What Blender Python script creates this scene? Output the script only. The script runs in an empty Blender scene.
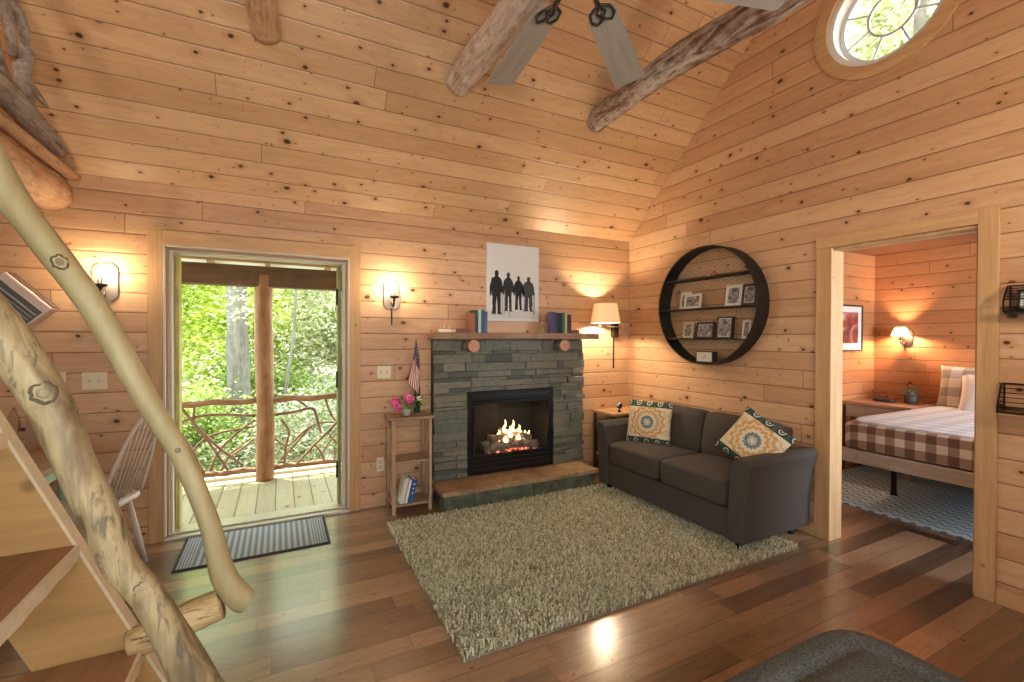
import bpy, bmesh, math, random
from math import pi, sin, cos, radians, sqrt, atan2, tan
from mathutils import Vector, Matrix, noise, Euler
random.seed(7)
C = bpy.context.scene.collection
scene = bpy.context.scene

# ------------------------------------------------------------------ camera
H = 1.4
def cam_matrix(p, y, r):
    cy, sy = cos(y), sin(y)
    f = Vector((sy*cos(p), cy*cos(p), sin(p)))
    rt = Vector((cy, -sy, 0)); u = rt.cross(f)
    c, s = cos(r), sin(r)
    a = rt*c+u*s; b = -rt*s+u*c
    return Matrix(((a.x, b.x, -f.x, 0), (a.y, b.y, -f.y, 0), (a.z, b.z, -f.z, H), (0, 0, 0, 1)))
cd = bpy.data.cameras.new('camera'); cam = bpy.data.objects.new('camera', cd); C.objects.link(cam)
cam.matrix_world = cam_matrix(radians(-0.5214), radians(26.979), radians(0.1485))
cd.sensor_width = 36; cd.lens = 457.53/1024*36; cd.clip_start = 0.02; cd.clip_end = 200
scene.camera = cam

# ------------------------------------------------------------------ view, sky, sun, rear fill, bedroom daylight
scene.view_settings.view_transform = 'Standard'
scene.view_settings.look = 'None'
scene.view_settings.gamma = 1
scene.view_settings.use_curve_mapping = False
scene.view_settings.exposure = 0.55
scene.cycles.use_denoising = True
scene.cycles.max_bounces = 8
scene.cycles.diffuse_bounces = 5
scene.cycles.glossy_bounces = 3
scene.cycles.transmission_bounces = 4
scene.cycles.transparent_max_bounces = 10
scene.cycles.sample_clamp_indirect = 6
scene.cycles.caustics_reflective = False
scene.cycles.caustics_refractive = False

W = bpy.data.worlds.new('sky'); scene.world = W; W.use_nodes = True
nt = W.node_tree; bg = nt.nodes['Background']
tcw = nt.nodes.new('ShaderNodeTexCoord'); sep = nt.nodes.new('ShaderNodeSeparateXYZ')
rmp = nt.nodes.new('ShaderNodeValToRGB')
nt.links.new(tcw.outputs['Generated'], sep.inputs[0]); nt.links.new(sep.outputs['Z'], rmp.inputs[0])
rmp.color_ramp.elements[0].position = 0.0; rmp.color_ramp.elements[0].color = (.80, .88, .80, 1)
rmp.color_ramp.elements[1].position = .6; rmp.color_ramp.elements[1].color = (.78, .90, 1, 1)
nt.links.new(rmp.outputs[0], bg.inputs[0]); bg.inputs[1].default_value = 5.2

def light(name, kind, loc, energy, color=(1, 1, 1), rot=None, **kw):
    l = bpy.data.lights.new(name, kind); l.energy = energy; l.color = color
    for k, v in kw.items(): setattr(l, k, v)
    o = bpy.data.objects.new(name, l); C.objects.link(o); o.location = loc
    if rot: o.rotation_euler = rot
    return o
light('sun', 'SUN', (0, 20, 20), 8, (1, .95, .85), rot=(radians(-17), radians(-14), 0), angle=radians(2))
# area lamp added as fill in an unseen, invented window behind the camera
light('rear_fill_light', 'AREA', (-.25, -.80, 1.45), 24, (.96, .98, 1), rot=(radians(90), 0, 0), shape='RECTANGLE', size=2.5, size_y=1.1)
# daylight entering by the bedroom window
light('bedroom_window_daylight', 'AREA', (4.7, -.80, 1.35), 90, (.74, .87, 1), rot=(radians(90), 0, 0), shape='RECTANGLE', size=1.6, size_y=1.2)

# ------------------------------------------------------------------ node helpers
class NT:
    def __init__(s, name):
        s.m = bpy.data.materials.new(name); s.m.use_nodes = True; s.t = s.m.node_tree
        s.b = s.t.nodes['Principled BSDF']; s.out = s.t.nodes['Material Output']
    def n(s, typ, **kw):
        x = s.t.nodes.new(typ)
        for k, v in kw.items(): setattr(x, k, v)
        return x
    def put(s, sock, v):
        if hasattr(v, 'is_linked') or hasattr(v, 'links'): s.t.links.new(v, sock)
        elif v is not None: sock.default_value = v
    def math(s, op, a, b=None, c=None):
        x = s.n('ShaderNodeMath', operation=op); s.put(x.inputs[0], a)
        if b is not None: s.put(x.inputs[1], b)
        if c is not None: s.put(x.inputs[2], c)
        return x.outputs[0]
    def comb(s, a=0., b=0., c=0.):
        x = s.n('ShaderNodeCombineXYZ')
        for i, v in enumerate((a, b, c)): s.put(x.inputs[i], v)
        return x.outputs[0]
    def obj(s):
        return s.n('ShaderNodeTexCoord').outputs['Object']
    def xyz(s, v):
        x = s.n('ShaderNodeSeparateXYZ'); s.put(x.inputs[0], v); return x.outputs
    def noise(s, v, scale=5, detail=2, rough=.5, dist=0, out=0):
        x = s.n('ShaderNodeTexNoise'); s.put(x.inputs['Vector'], v)
        for k, q in (('Scale', scale), ('Detail', detail), ('Roughness', rough), ('Distortion', dist)): s.put(x.inputs[k], q)
        return x.outputs[out]
    def white(s, v, dim='3D', out='Value'):
        x = s.n('ShaderNodeTexWhiteNoise', noise_dimensions=dim)
        s.put(x.inputs['W' if dim == '1D' else 'Vector'], v); return x.outputs[out]
    def ramp(s, v, stops, interp='LINEAR'):
        x = s.n('ShaderNodeValToRGB'); r = x.color_ramp; r.interpolation = interp
        while len(r.elements) < len(stops): r.elements.new(.5)
        for e, (p, c) in zip(r.elements, stops):
            e.position = p; e.color = (c, c, c, 1) if isinstance(c, (int, float)) else (*c, 1)
        s.put(x.inputs[0], v); return x.outputs[0]
    def mix(s, f, a, b, mode='MIX'):
        x = s.n('ShaderNodeMix', data_type='RGBA', blend_type=mode)
        s.put(x.inputs[0], f)
        s.put(x.inputs[6], (*a, 1) if isinstance(a, tuple) and len(a) == 3 else a)
        s.put(x.inputs[7], (*b, 1) if isinstance(b, tuple) and len(b) == 3 else b)
        return x.outputs[2]
    def bump(s, h, dist=.01, strength=1):
        x = s.n('ShaderNodeBump'); s.put(x.inputs['Height'], h); x.inputs['Distance'].default_value = dist
        x.inputs['Strength'].default_value = strength; s.t.links.new(x.outputs[0], s.b.inputs['Normal'])
    def set(s, color=None, rough=None, metal=None, **kw):
        if color is not None: s.put(s.b.inputs['Base Color'], (*color, 1) if isinstance(color, tuple) and len(color) == 3 else color)
        if rough is not None: s.put(s.b.inputs['Roughness'], rough)
        if metal is not None: s.put(s.b.inputs['Metallic'], metal)
        for k, v in kw.items(): s.put(s.b.inputs[k.replace('_', ' ')], v)
        return s.m

def plain(name, col, rough=.6, metal=0, var=0, scale=20, bump=0, **kw):
    t = NT(name); c = (*col, 1)
    if var or bump:
        nz = t.noise(t.obj(), scale, 3)
    if var:
        c = t.mix(nz, tuple(max(0, k*(1-var)) for k in col), tuple(min(1, k*(1+var)) for k in col))
    if bump: t.bump(nz, bump)
    t.set(None, rough, metal, **kw); t.put(t.b.inputs['Base Color'], c)
    return t.m

def emit(name, col, strength):
    t = NT(name); t.set((0, 0, 0), 1, Emission_Color=(*col, 1), Emission_Strength=strength); return t.m

def boards(name, uvec, vvec, width, length, cols, groove=.0045, knots=1., rough=.5, voff=0., seed=0., groove_dark=.22, coat=0, bevel=.003, fine=1., nail=False, cstr=1.0, xspec=.5, gcol=(.13, .050, .018), bvar=.40):
    """boards running along uvec, stacked along vvec, grain + knots, in the object's own coordinates"""
    t = NT(name); P = t.obj()
    def dot(v):
        x = t.n('ShaderNodeVectorMath', operation='DOT_PRODUCT'); t.put(x.inputs[0], P); x.inputs[1].default_value = v; return x.outputs['Value']
    u = dot(uvec); v = t.math('ADD', dot(vvec), voff)
    vs = t.math('DIVIDE', v, width); row = t.math('FLOOR', vs); fv = t.math('FRACT', vs)
    rr = t.white(t.math('ADD', row, 3.7+seed), '1D')
    us = t.math('ADD', t.math('DIVIDE', u, length), t.math('MULTIPLY', rr, 7.3)); col = t.math('FLOOR', us); fu = t.math('FRACT', us)
    bid = t.white(t.comb(row, col, seed), '3D', 'Color'); bx = t.xyz(bid)
    dv = t.math('MULTIPLY', t.math('MINIMUM', fv, t.math('SUBTRACT', 1., fv)), width)
    du = t.math('MULTIPLY', t.math('MINIMUM', fu, t.math('SUBTRACT', 1., fu)), length)
    d = t.math('MINIMUM', dv, t.math('MULTIPLY', du, 1.6))
    g = t.ramp(t.math('DIVIDE', d, groove), [(.35, 0.), (1., 1.)])
    # grain
    off = t.math('MULTIPLY', bx[0], 40.)
    gv = t.comb(t.math('ADD', t.math('MULTIPLY', u, 1.3), off), t.math('MULTIPLY', v, 14.), off)
    warp = t.noise(t.comb(t.math('ADD', t.math('MULTIPLY', u, 1.1), off), t.math('MULTIPLY', v, 5.), off), 1.6, 2)
    big = t.noise(gv, 1.0, 4, .6, 1.2)
    finev = t.comb(t.math('ADD', t.math('MULTIPLY', u, 4.), off), t.math('MULTIPLY', v, 160.), off)
    fn = t.noise(finev, 1.0, 3, .6, .4)
    ring = t.math('FRACT', t.math('ADD', t.math('MULTIPLY', warp, 9.), t.math('MULTIPLY', fv, 2.)))
    ring = t.ramp(ring, [(0., .0), (.7, .25), (.93, 1.), (1., 0.)])
    tone = t.math('ADD', t.math('MULTIPLY', bx[1], bvar), t.math('MULTIPLY', big, 1-bvar))
    n = len(cols); c = t.ramp(tone, [(.15+.7*i/(n-1), cols[i]) for i in range(n)])
    mul = t.math('SUBTRACT', 1.02, t.math('MULTIPLY', fn, .16*fine))
    mul = t.math('SUBTRACT', mul, t.math('MULTIPLY', ring, .11*fine))
    hh = t.n('ShaderNodeHueSaturation'); t.put(hh.inputs['Color'], c); t.put(hh.inputs['Value'], mul); c = hh.outputs[0]
    if knots:
        stv = t.comb(t.math('ADD', t.math('MULTIPLY', u, 2.2), off), t.math('MULTIPLY', v, 26.), seed)
        st_ = t.ramp(t.noise(stv, 1., 3, .6, .8), [(.64, 0.), (.76, 1.)])
        c = t.mix(t.math('MULTIPLY', st_, .38*min(1, knots)), c, (.26, .10, .03))
        w2 = t.noise(P, 22, 2)
        for (cell, rad, thr, sd) in ((.20, .012, .60, 1.3), (.42, .021, .55, 7.9), (.085, .005, .86, 4.4)):
            kv = t.comb(t.math('ADD', t.math('DIVIDE', u, cell*1.05), t.math('MULTIPLY', row, 13.37)),
                        t.math('ADD', t.math('DIVIDE', v, cell*.75), sd), row if cell < .01 else sd)
            vo = t.n('ShaderNodeTexVoronoi', voronoi_dimensions='2D', feature='F1'); t.put(vo.inputs['Vector'], kv); vo.inputs['Scale'].default_value = 1
            dist = t.math('ADD', t.math('MULTIPLY', vo.outputs['Distance'], cell*.85), t.math('MULTIPLY', t.math('SUBTRACT', w2, .5), rad*.9))
            cx = t.xyz(vo.outputs['Color'])
            size = t.math('MULTIPLY', t.ramp(cx[0], [(max(0, thr-.01), 0.), (thr, .45), (1., 1.25)]), rad*knots)
            q = t.math('DIVIDE', dist, t.math('ADD', size, .0001))
            halo = t.ramp(t.math('MULTIPLY', q, .33), [(.0, 1.), (.38, .75), (.98, 0.)])
            has = t.ramp(cx[0], [(thr-.01, 0.), (thr, 1.)], 'LINEAR')
            core = t.math('MULTIPLY', t.ramp(q, [(.5, 1.), (1.05, 0.)]), has)
            c = t.mix(t.math('MULTIPLY', t.math('MULTIPLY', halo, has), .42), c, (.33, .125, .035))
            c = t.mix(t.math('MULTIPLY', core, .97), c, t.mix(cx[1], (.010, .004, .003), (.050, .018, .008)))
    c = t.mix(t.math('MULTIPLY', t.math('SUBTRACT', 1., g), 1-groove_dark), c, gcol)
    hgt = t.math('ADD', t.math('MULTIPLY', t.ramp(t.math('DIVIDE', d, groove*2.2), [(0., 0.), (1., 1.)]), 1.), t.math('MULTIPLY', fn, .04))
    t.bump(hgt, bevel, .8)
    t.set(c, rough)
    t.b.inputs['Specular IOR Level'].default_value = xspec
    if coat: t.b.inputs['Coat Weight'].default_value = coat; t.b.inputs['Coat Roughness'].default_value = .21
    return t.m

def grain(name, cols, axis='Z', scale=1., rough=.55, ring=.25):
    """plain sawn wood, grain along one axis of the object"""
    t = NT(name); P = t.xyz(t.obj()); k = {'X': (1.5, 22, 22), 'Y': (22, 1.5, 22), 'Z': (22, 22, 1.5)}[axis]
    v = t.comb(*[t.math('MULTIPLY', P[i], k[i]*scale) for i in range(3)])
    a = t.noise(v, 1, 4, .6, .8); b = t.noise(v, 6, 3, .6)
    c = t.ramp(t.math('ADD', t.math('MULTIPLY', a, .75), t.math('MULTIPLY', b, .25)), [(.3+.4*i/(len(cols)-1), cols[i]) for i in range(len(cols))])
    vo = t.n('ShaderNodeTexVoronoi', feature='F1'); t.put(vo.inputs['Vector'], t.obj()); vo.inputs['Scale'].default_value = 5.5*scale
    kn = t.ramp(vo.outputs['Distance'], [(.035, 1.), (.075, 0.)])
    c = t.mix(t.math('MULTIPLY', kn, ring*2.5), c, (.11, .045, .015))
    t.bump(a, .001, .4); return t.set(c, rough)

def logmat(name, cols, scale=1., axis='Y', rough=.7, bump=.004, dark=(.07, .03, .015), darkamt=.8, seed=0):
    t = NT(name); P = t.xyz(t.obj()); k = {'X': (2, 14, 14), 'Y': (14, 2, 14), 'Z': (14, 14, 2)}[axis]
    v = t.comb(*[t.math('ADD', t.math('MULTIPLY', P[i], k[i]*scale), seed) for i in range(3)])
    a = t.noise(v, 1, 5, .62, 1.2); b = t.noise(v, 4, 5, .7, .6); e = t.noise(t.obj(), 9*scale, 3, .6)
    mixv = t.math('ADD', t.math('MULTIPLY', a, .65), t.math('MULTIPLY', e, .35))
    c = t.ramp(mixv, [(.30+.4*i/(len(cols)-1), cols[i]) for i in range(len(cols))])
    dk = t.ramp(b, [(.36, 1.), (.47, 0.)])
    c = t.mix(t.math('MULTIPLY', dk, darkamt), c, dark)
    t.bump(t.math('ADD', b, t.math('MULTIPLY', a, .6)), bump, .9); return t.set(c, rough)

# ------------------------------------------------------------------ mesh helpers
class MB:
    def __init__(s): s.v = []; s.f = []; s.mi = []; s.k = 0
    def mat(s, i): s.k = i; return s
    def add(s, vs, fs, M=None):
        o = len(s.v)
        s.v += [tuple(M @ Vector(p)) if M is not None else tuple(p) for p in vs]
        s.f += [tuple(i+o for i in f) for f in fs]; s.mi += [s.k]*len(fs); return s
    def box(s, a, b, M=None):
        x0, y0, z0 = (min(a[i], b[i]) for i in range(3)); x1, y1, z1 = (max(a[i], b[i]) for i in range(3))
        return s.add([(x0, y0, z0), (x1, y0, z0), (x1, y1, z0), (x0, y1, z0), (x0, y0, z1), (x1, y0, z1), (x1, y1, z1), (x0, y1, z1)],
                     [(0, 3, 2, 1), (4, 5, 6, 7), (0, 1, 5, 4), (1, 2, 6, 5), (2, 3, 7, 6), (3, 0, 4, 7)], M)
    def cbox(s, c, d, M=None):
        return s.box([c[i]-d[i]/2 for i in range(3)], [c[i]+d[i]/2 for i in range(3)], M)
    def prism(s, poly, a, b, plane='xy', M=None):
        """extrude a polygon given in a plane between a and b on the third axis"""
        n = len(poly)
        def P(p, w): return {'xy': (p[0], p[1], w), 'xz': (p[0], w, p[1]), 'yz': (w, p[0], p[1])}[plane]
        vs = [P(p, a) for p in poly]+[P(p, b) for p in poly]
        fs = [tuple(range(n-1, -1, -1)), tuple(range(n, 2*n))]+[(i, (i+1) % n, n+(i+1) % n, n+i) for i in range(n)]
        return s.add(vs, fs, M)
    def tube(s, pts, rad, n=10, cap=True, jit=0, seed=0, M=None, flat=1.):
        pts = [Vector(p) for p in pts]; m = len(pts)
        if not isinstance(rad, (list, tuple)): rad = [rad]*m
        vs = []; up = None
        for i, p in enumerate(pts):
            t = (pts[min(i+1, m-1)]-pts[max(i-1, 0)]).normalized()
            if up is None:
                up = Vector((0, 0, 1)) if abs(t.z) < .9 else Vector((0, 1, 0))
            a = t.cross(up).normalized(); b = a.cross(t).normalized(); up = b
            for j in range(n):
                w = 2*pi*j/n; q = a*cos(w)+b*sin(w)*flat; r = rad[i]
                if jit: r *= 1+jit*noise.noise((p+q*.12)*9+Vector((seed, 0, 0)))+jit*.6*noise.noise((p+q*.1)*3+Vector((seed, 5, 0)))
                vs.append(tuple(p+q*r))
        fs = [(i*n+j, i*n+(j+1) % n, (i+1)*n+(j+1) % n, (i+1)*n+j) for i in range(m-1) for j in range(n)]
        if cap: fs += [tuple(range(n-1, -1, -1)), tuple((m-1)*n+j for j in range(n))]
        return s.add(vs, fs, M)
    def lathe(s, prof, n=24, c=(0, 0, 0), M=None, cap=True):
        vs = []; m = len(prof)
        for r, z in prof:
            for j in range(n): vs.append((c[0]+r*cos(2*pi*j/n), c[1]+r*sin(2*pi*j/n), c[2]+z))
        fs = [(i*n+j, i*n+(j+1) % n, (i+1)*n+(j+1) % n, (i+1)*n+j) for i in range(m-1) for j in range(n)]
        if cap: fs += [tuple(range(n-1, -1, -1)), tuple((m-1)*n+j for j in range(n))]
        return s.add(vs, fs, M)
    def superbox(s, c, d, e=.25, n=28, fn=None, M=None):
        """rounded cushion solid; fn(x,y,z in -1..1) -> offset"""
        def pw(a): return math.copysign(abs(a)**e, a)
        vs = []; rows = n//2
        for i in range(rows+1):
            ph = -pi/2+pi*i/rows
            for j in range(n):
                th = 2*pi*j/n
                x, y, z = pw(cos(ph))*pw(cos(th)), pw(cos(ph))*pw(sin(th)), pw(sin(ph))
                o = fn(x, y, z) if fn else (0, 0, 0)
                vs.append((c[0]+x*d[0]/2+o[0], c[1]+y*d[1]/2+o[1], c[2]+z*d[2]/2+o[2]))
        fs = [(i*n+j, i*n+(j+1) % n, (i+1)*n+(j+1) % n, (i+1)*n+j) for i in range(rows) for j in range(n)]
        return s.add(vs, fs, M)
    def sphere(s, c, r, n=12, sc=(1, 1, 1), M=None):
        return s.superbox(c, (2*r*sc[0], 2*r*sc[1], 2*r*sc[2]), 1., n, None, M)
    def mesh(s, name, mats=(), smooth=False):
        me = bpy.data.meshes.new(name); me.from_pydata(s.v, [], s.f)
        for m in mats: me.materials.append(m)
        if any(s.mi): me.polygons.foreach_set('material_index', s.mi)
        if smooth: me.polygons.foreach_set('use_smooth', [True]*len(me.polygons))
        me.validate(); me.update(); return me

def obj(name, mb, mats, parent=None, smooth=False, bevel=0, seg=2, sub=0, weld=False, auto=None, loc=None):
    if not isinstance(mats, (list, tuple)): mats = [mats]
    me = mb.mesh(name, mats, smooth) if isinstance(mb, MB) else mb
    o = bpy.data.objects.new(name, me); C.objects.link(o)
    if loc: o.location = loc
    if parent: o.parent = parent
    if weld: w = o.modifiers.new('weld', 'WELD'); w.merge_threshold = 1e-5
    if bevel:
        b = o.modifiers.new('bevel', 'BEVEL'); b.width = bevel; b.segments = seg; b.limit_method = 'ANGLE'; b.angle_limit = radians(40)
    if sub:
        q = o.modifiers.new('sub', 'SUBSURF'); q.levels = sub; q.render_levels = sub
    return o
def thing(name, label, cat, loc=(0, 0, 0), rotz=0, group=None):
    o = bpy.data.objects.new(name, None); C.objects.link(o); o.empty_display_size = .1
    o.location = loc; o.rotation_euler = (0, 0, rotz); o['label'] = label; o['category'] = cat
    if group: o['group'] = group
    return o
def tag(o, label, cat, group=None, kind=None):
    o['label'] = label; o['category'] = cat
    if group: o['group'] = group
    if kind: o['kind'] = kind
    return o
def struct(name, mb, m, bevel=0, smooth=False, parent=None):
    o = obj(name, mb, m, parent, bevel=bevel, smooth=smooth)
    if not parent: o['kind'] = 'structure'
    return o
def R(ax, d): return Matrix.Rotation(radians(d), 4, ax)
def T(x, y, z): return Matrix.Translation((x, y, z))
def spline(pts, k=6):
    """Catmull-Rom through tuples of any length"""
    out = []; n = len(pts)
    for i in range(n-1):
        p0, p1, p2, p3 = pts[max(i-1, 0)], pts[i], pts[i+1], pts[min(i+2, n-1)]
        for j in range(k):
            t = j/k
            out.append(tuple(.5*((2*b)+(-a+c)*t+(2*a-5*b+4*c-d)*t*t+(-a+3*b-3*c+d)*t**3) for a, b, c, d in zip(p0, p1, p2, p3)))
    out.append(tuple(pts[-1])); return out

# ------------------------------------------------------------------ dimensions
XR, YB, XL, YF = 3.383, 3.852, -3.3, -.79
EZ, SL, RY = 2.43, .9544, 1.53
RZ = EZ+SL*(YB-RY)
BX, BY, BZ = 6.1, 2.8, 2.34        # bedroom far wall, bedroom back wall, bedroom ceiling

pine_cols = [(.44, .235, .120), (.55, .320, .172), (.63, .39, .222), (.70, .465, .28)]
pineX = boards('knotty_pine_boards_back', (1, 0, 0), (0, 0, 1), .131, 2.6, pine_cols, voff=.018+1.31, rough=.42, seed=1.)
pineY = boards('knotty_pine_boards_side', (0, 1, 0), (0, 0, 1), .131, 3.9, pine_cols, voff=.018+1.31, rough=.42, seed=5.)
sa = math.atan(SL)
pineC = boards('knotty_pine_boards_ceiling', (1, 0, 0), (0, -cos(sa), sin(sa)),   .133, 3.6, [(.47, .26, .130), (.56, .335, .172), (.635, .40, .222), (.70, .465, .272)], voff=cos(sa)*YB-sin(sa)*EZ+1.33, rough=.42, seed=9.)
pineC2 = boards('knotty_pine_boards_ceiling_near', (1, 0, 0), (0, cos(sa), sin(sa)), .133, 2.4, pine_cols, rough=.42, seed=12.)
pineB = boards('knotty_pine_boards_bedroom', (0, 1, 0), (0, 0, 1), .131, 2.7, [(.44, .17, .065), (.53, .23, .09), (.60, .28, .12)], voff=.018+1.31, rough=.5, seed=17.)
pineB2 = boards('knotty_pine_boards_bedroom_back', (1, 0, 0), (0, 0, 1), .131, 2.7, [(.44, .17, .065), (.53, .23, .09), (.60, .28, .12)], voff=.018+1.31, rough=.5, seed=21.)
floorM = boards('oak_floor_boards', (1, 0, 0), (0, 1, 0), .118, 1.05, [(.060, .033, .019), (.20, .112, .060), (.30, .180, .100), (.41, .262, .155)], groove=.0022, knots=.55, rough=.40, seed=3., groove_dark=.1, bevel=.0012, fine=1.9, coat=1., xspec=.35, gcol=(.02, .009, .004), bvar=.62)
floorM.node_tree.nodes['Principled BSDF'].inputs['Coat IOR'].default_value = 1.75
trimM = grain('pine_trim', [(.42, .24, .105), (.51, .315, .15), (.59, .385, .20)], 'Z')
trimMx = grain('pine_trim_across', [(.44, .25, .115), (.53, .325, .16), (.61, .395, .21)], 'X')
trimMy = grain('pine_trim_along', [(.44, .25, .115), (.53, .325, .16), (.61, .395, .21)], 'Y')
white = plain('white_paint', (.80, .79, .75), .4)
black = plain('black_metal', (.012, .011, .011), .42, .6)
blackwood = plain('black_wood', (.008, .007, .006), .6, var=.3)
bronze = plain('dark_bronze', (.06, .045, .035), .35, .8)
nickel = plain('brushed_nickel', (.42, .38, .34), .3, .9)
plateM = plain('ivory_plastic', (.72, .64, .46), .35)

def poly_holes(outer, holes, a, b, plane):
    """polygon with holes, extruded from a to b on the third axis"""
    bm = bmesh.new(); edges = []
    for loop in [outer]+holes:
        vs = [bm.verts.new((p[0], p[1], 0)) for p in loop]
        edges += [bm.edges.new((vs[i], vs[(i+1) % len(vs)])) for i in range(len(vs))]
    bmesh.ops.triangle_fill(bm, edges=edges, use_beauty=True)
    r = bmesh.ops.extrude_face_region(bm, geom=bm.faces[:])
    for e in r['geom']:
        if isinstance(e, bmesh.types.BMVert): e.co.z = 1
    for v in bm.verts:
        p = v.co.copy(); w = a+(b-a)*p.z
        v.co = {'xz': (p.x, w, p.y), 'yz': (w, p.x, p.y)}[plane]
    bmesh.ops.recalc_face_normals(bm, faces=bm.faces[:])
    me = bpy.data.meshes.new('wall'); bm.to_mesh(me); bm.free(); return me

# ------------------------------------------------------------------ room shell
m = MB().box((XL-.2, YF-.4, -.12), (BX+.2, YB+.12, 0)); struct('floor', m, floorM)
DL, DR, DT = -.700, .500, 2.02      # front door opening
me = poly_holes([(XL-.15, 0), (DL, 0), (DL, DT), (DR, DT), (DR, 0), (XR+.12, 0), (XR+.12, EZ+.03), (XL-.15, EZ+.03)], [[(1.502, .312), (2.321, .312), (2.321, .840), (1.502, .840)]], YB, YB+.14, 'xz')
me.materials.append(pineX); o = bpy.data.objects.new('wall_back', me); C.objects.link(o); o['kind'] = 'structure'
# gable wall on the right with bedroom doorway and round window
RDN, RDF, RDT = 1.066, 1.820, 2.016
WY, WZ, WR = 1.515, 3.47, .345
circ = [(WY+WR*cos(2*pi*i/48), WZ+WR*sin(2*pi*i/48)) for i in range(48)]
me = poly_holes([(YF, 0), (RDN, 0), (RDN, RDT), (RDF, RDT), (RDF, 0), (YB, 0), (YB, EZ), (RY, RZ), (YF, EZ)], [circ], XR, XR+.12, 'yz')
me.materials.append(pineY); o = bpy.data.objects.new('wall_right', me); C.objects.link(o); o['kind'] = 'structure'
m = MB().prism([(YF, 0), (YB, 0), (YB, EZ), (RY, RZ), (YF, EZ)], XL-.12, XL, 'yz'); struct('wall_left', m, pineY)
# wall behind the camera, with an unseen window added to let light in
me = poly_holes([(XL-.12, 0), (XR+.12, 0), (XR+.12, EZ), (XL-.12, EZ)], [[(-1.6, .85), (1.1, .85), (1.1, 2.10), (-1.6, 2.10)]], YF-.12, YF, 'xz')
me.materials.append(pineX); o = bpy.data.objects.new('wall_near', me); C.objects.link(o); o['kind'] = 'structure'
m = MB()
for x in (-1.6, -.73, .18, 1.04): m.box((x, YF-.10, .85), (x+.06, YF-.03, 2.10))
for z in (.85, 2.04): m.box((-1.54, YF-.095, z), (1.04, YF-.035, z+.06))
struct('added_window_1', m, white)
# sloped ceilings
def slab(y0, z0, y1, z1, x0, x1, th=.1):
    n = Vector((0, -(z1-z0), y1-y0)).normalized()*th
    if n.z < 0: n = -n
    return MB().prism([(y0, z0), (y1, z1), (y1+n.y, z1+n.z), (y0+n.y, z0+n.z)], x0, x1, 'yz')
ov = .45
struct('ceiling', slab(YB+ov, EZ-SL*ov, RY, RZ, XL-.2, XR+.3), pineC)
struct('ceiling_near', slab(YF-ov, EZ-SL*ov, RY, RZ, XL-.2, XR+.3), pineC2)
# baseboards
m = MB().box((XR-.018, RDF+.081, 0), (XR, YB, .085)); m.box((XR-.018, YF, 0), (XR, RDN-.084, .085)); struct('baseboard_right', m, trimMy, .003)
# casing of the front door (pine) and the white inner frame
m = MB(); m.box((DL-.085, YB-.022, 0), (DL-.002, YB, DT+.10)); m.box((DR+.0, YB-.022, 0), (DR+.085, YB, DT+.10)); struct('trim_1', m, trimM, .003)
m = MB().box((DL-.002, YB-.024, DT+.0), (DR, YB, DT+.098)); struct('trim_2', m, trimMx, .003)
m = MB()
for (a, b) in ((0, .012), (.012, .026), (.026, .042)):
    y0 = YB-.026+a*2.4; m.mat({0: 0, .012: 1, .026: 0}[a])
    m.box((DL+a, y0, .03), (DL+b, YB+.15, DT-a)); m.box((DR-b, y0, .03), (DR-a, YB+.15, DT-a))
    m.box((DL+b, y0, DT-b), (DR-b, YB+.15, DT-a))
door1 = struct('door_1', m, [plain('door_frame_cream', (.62, .54, .44), .45), plain('door_frame_taupe', (.34, .22, .14), .5)], .002)
m = MB().box((DL, YB-.035, 0), (DR, YB+.18, .022)); m.box((DL+.02, YB+.02, .022), (DR-.02, YB+.17, .034)); struct('trim_3', m, plain('threshold_metal', (.50, .46, .36), .4, .5, var=.15), .004)
# hinge jambs of the screen door, left open
yj = plain('weathered_yellow_wood', (.42, .36, .10), .6, var=.4, scale=9); gj = plain('olive_green_wood', (.20, .20, .06), .6, var=.4, scale=9)
m = MB().box((DR-.075, YB+.10, .035), (DR-.05, YB+.20, DT-.055)); struct('trim_4', m, gj, .002)
m = MB().box((DL+.05, YB+.10, .035), (DL+.07, YB+.20, DT-.055)); struct('trim_5', m, yj, .002)
for i, z in enumerate((.32, 1.05, 1.72)):
    m = MB().box((DR-.081, YB+.095, z-.06), (DR-.0755, YB+.14, z+.06)); m.tube([(DR-.083, YB+.093, z-.065), (DR-.083, YB+.093, z+.065)], .008, 8)
    obj('hinge', m, black, door1)
# small dark lip over the front door casing
m = MB().box((DL-.055, YB-.03, DT+.101), (DR+.035, YB, DT+.115)); struct('trim_6', m, trimMx, .003)
# bedroom doorway casing and jambs
m = MB(); m.box((XR-.022, RDF, 0), (XR, RDF+.080, RDT)); m.box((XR-.022, RDN-.083, 0), (XR, RDN, RDT+.082)); struct('trim_7', m, trimM, .003)
m = MB().box((XR-.024, RDN-.001, RDT), (XR, RDF+.082, RDT+.082)); struct('trim_8', m, trimMy, .003)
m = MB(); m.box((XR-.022, RDF-.022, 0), (XR+.125, RDF-.0005, RDT)); m.box((XR+.0005, RDN, 0), (XR+.125, RDN+.012, RDT-.02)); m.box((XR+.0005, RDN, RDT-.02), (XR+.125, RDF-.022, RDT)); struct('door_2', m, trimM, .003)

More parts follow.
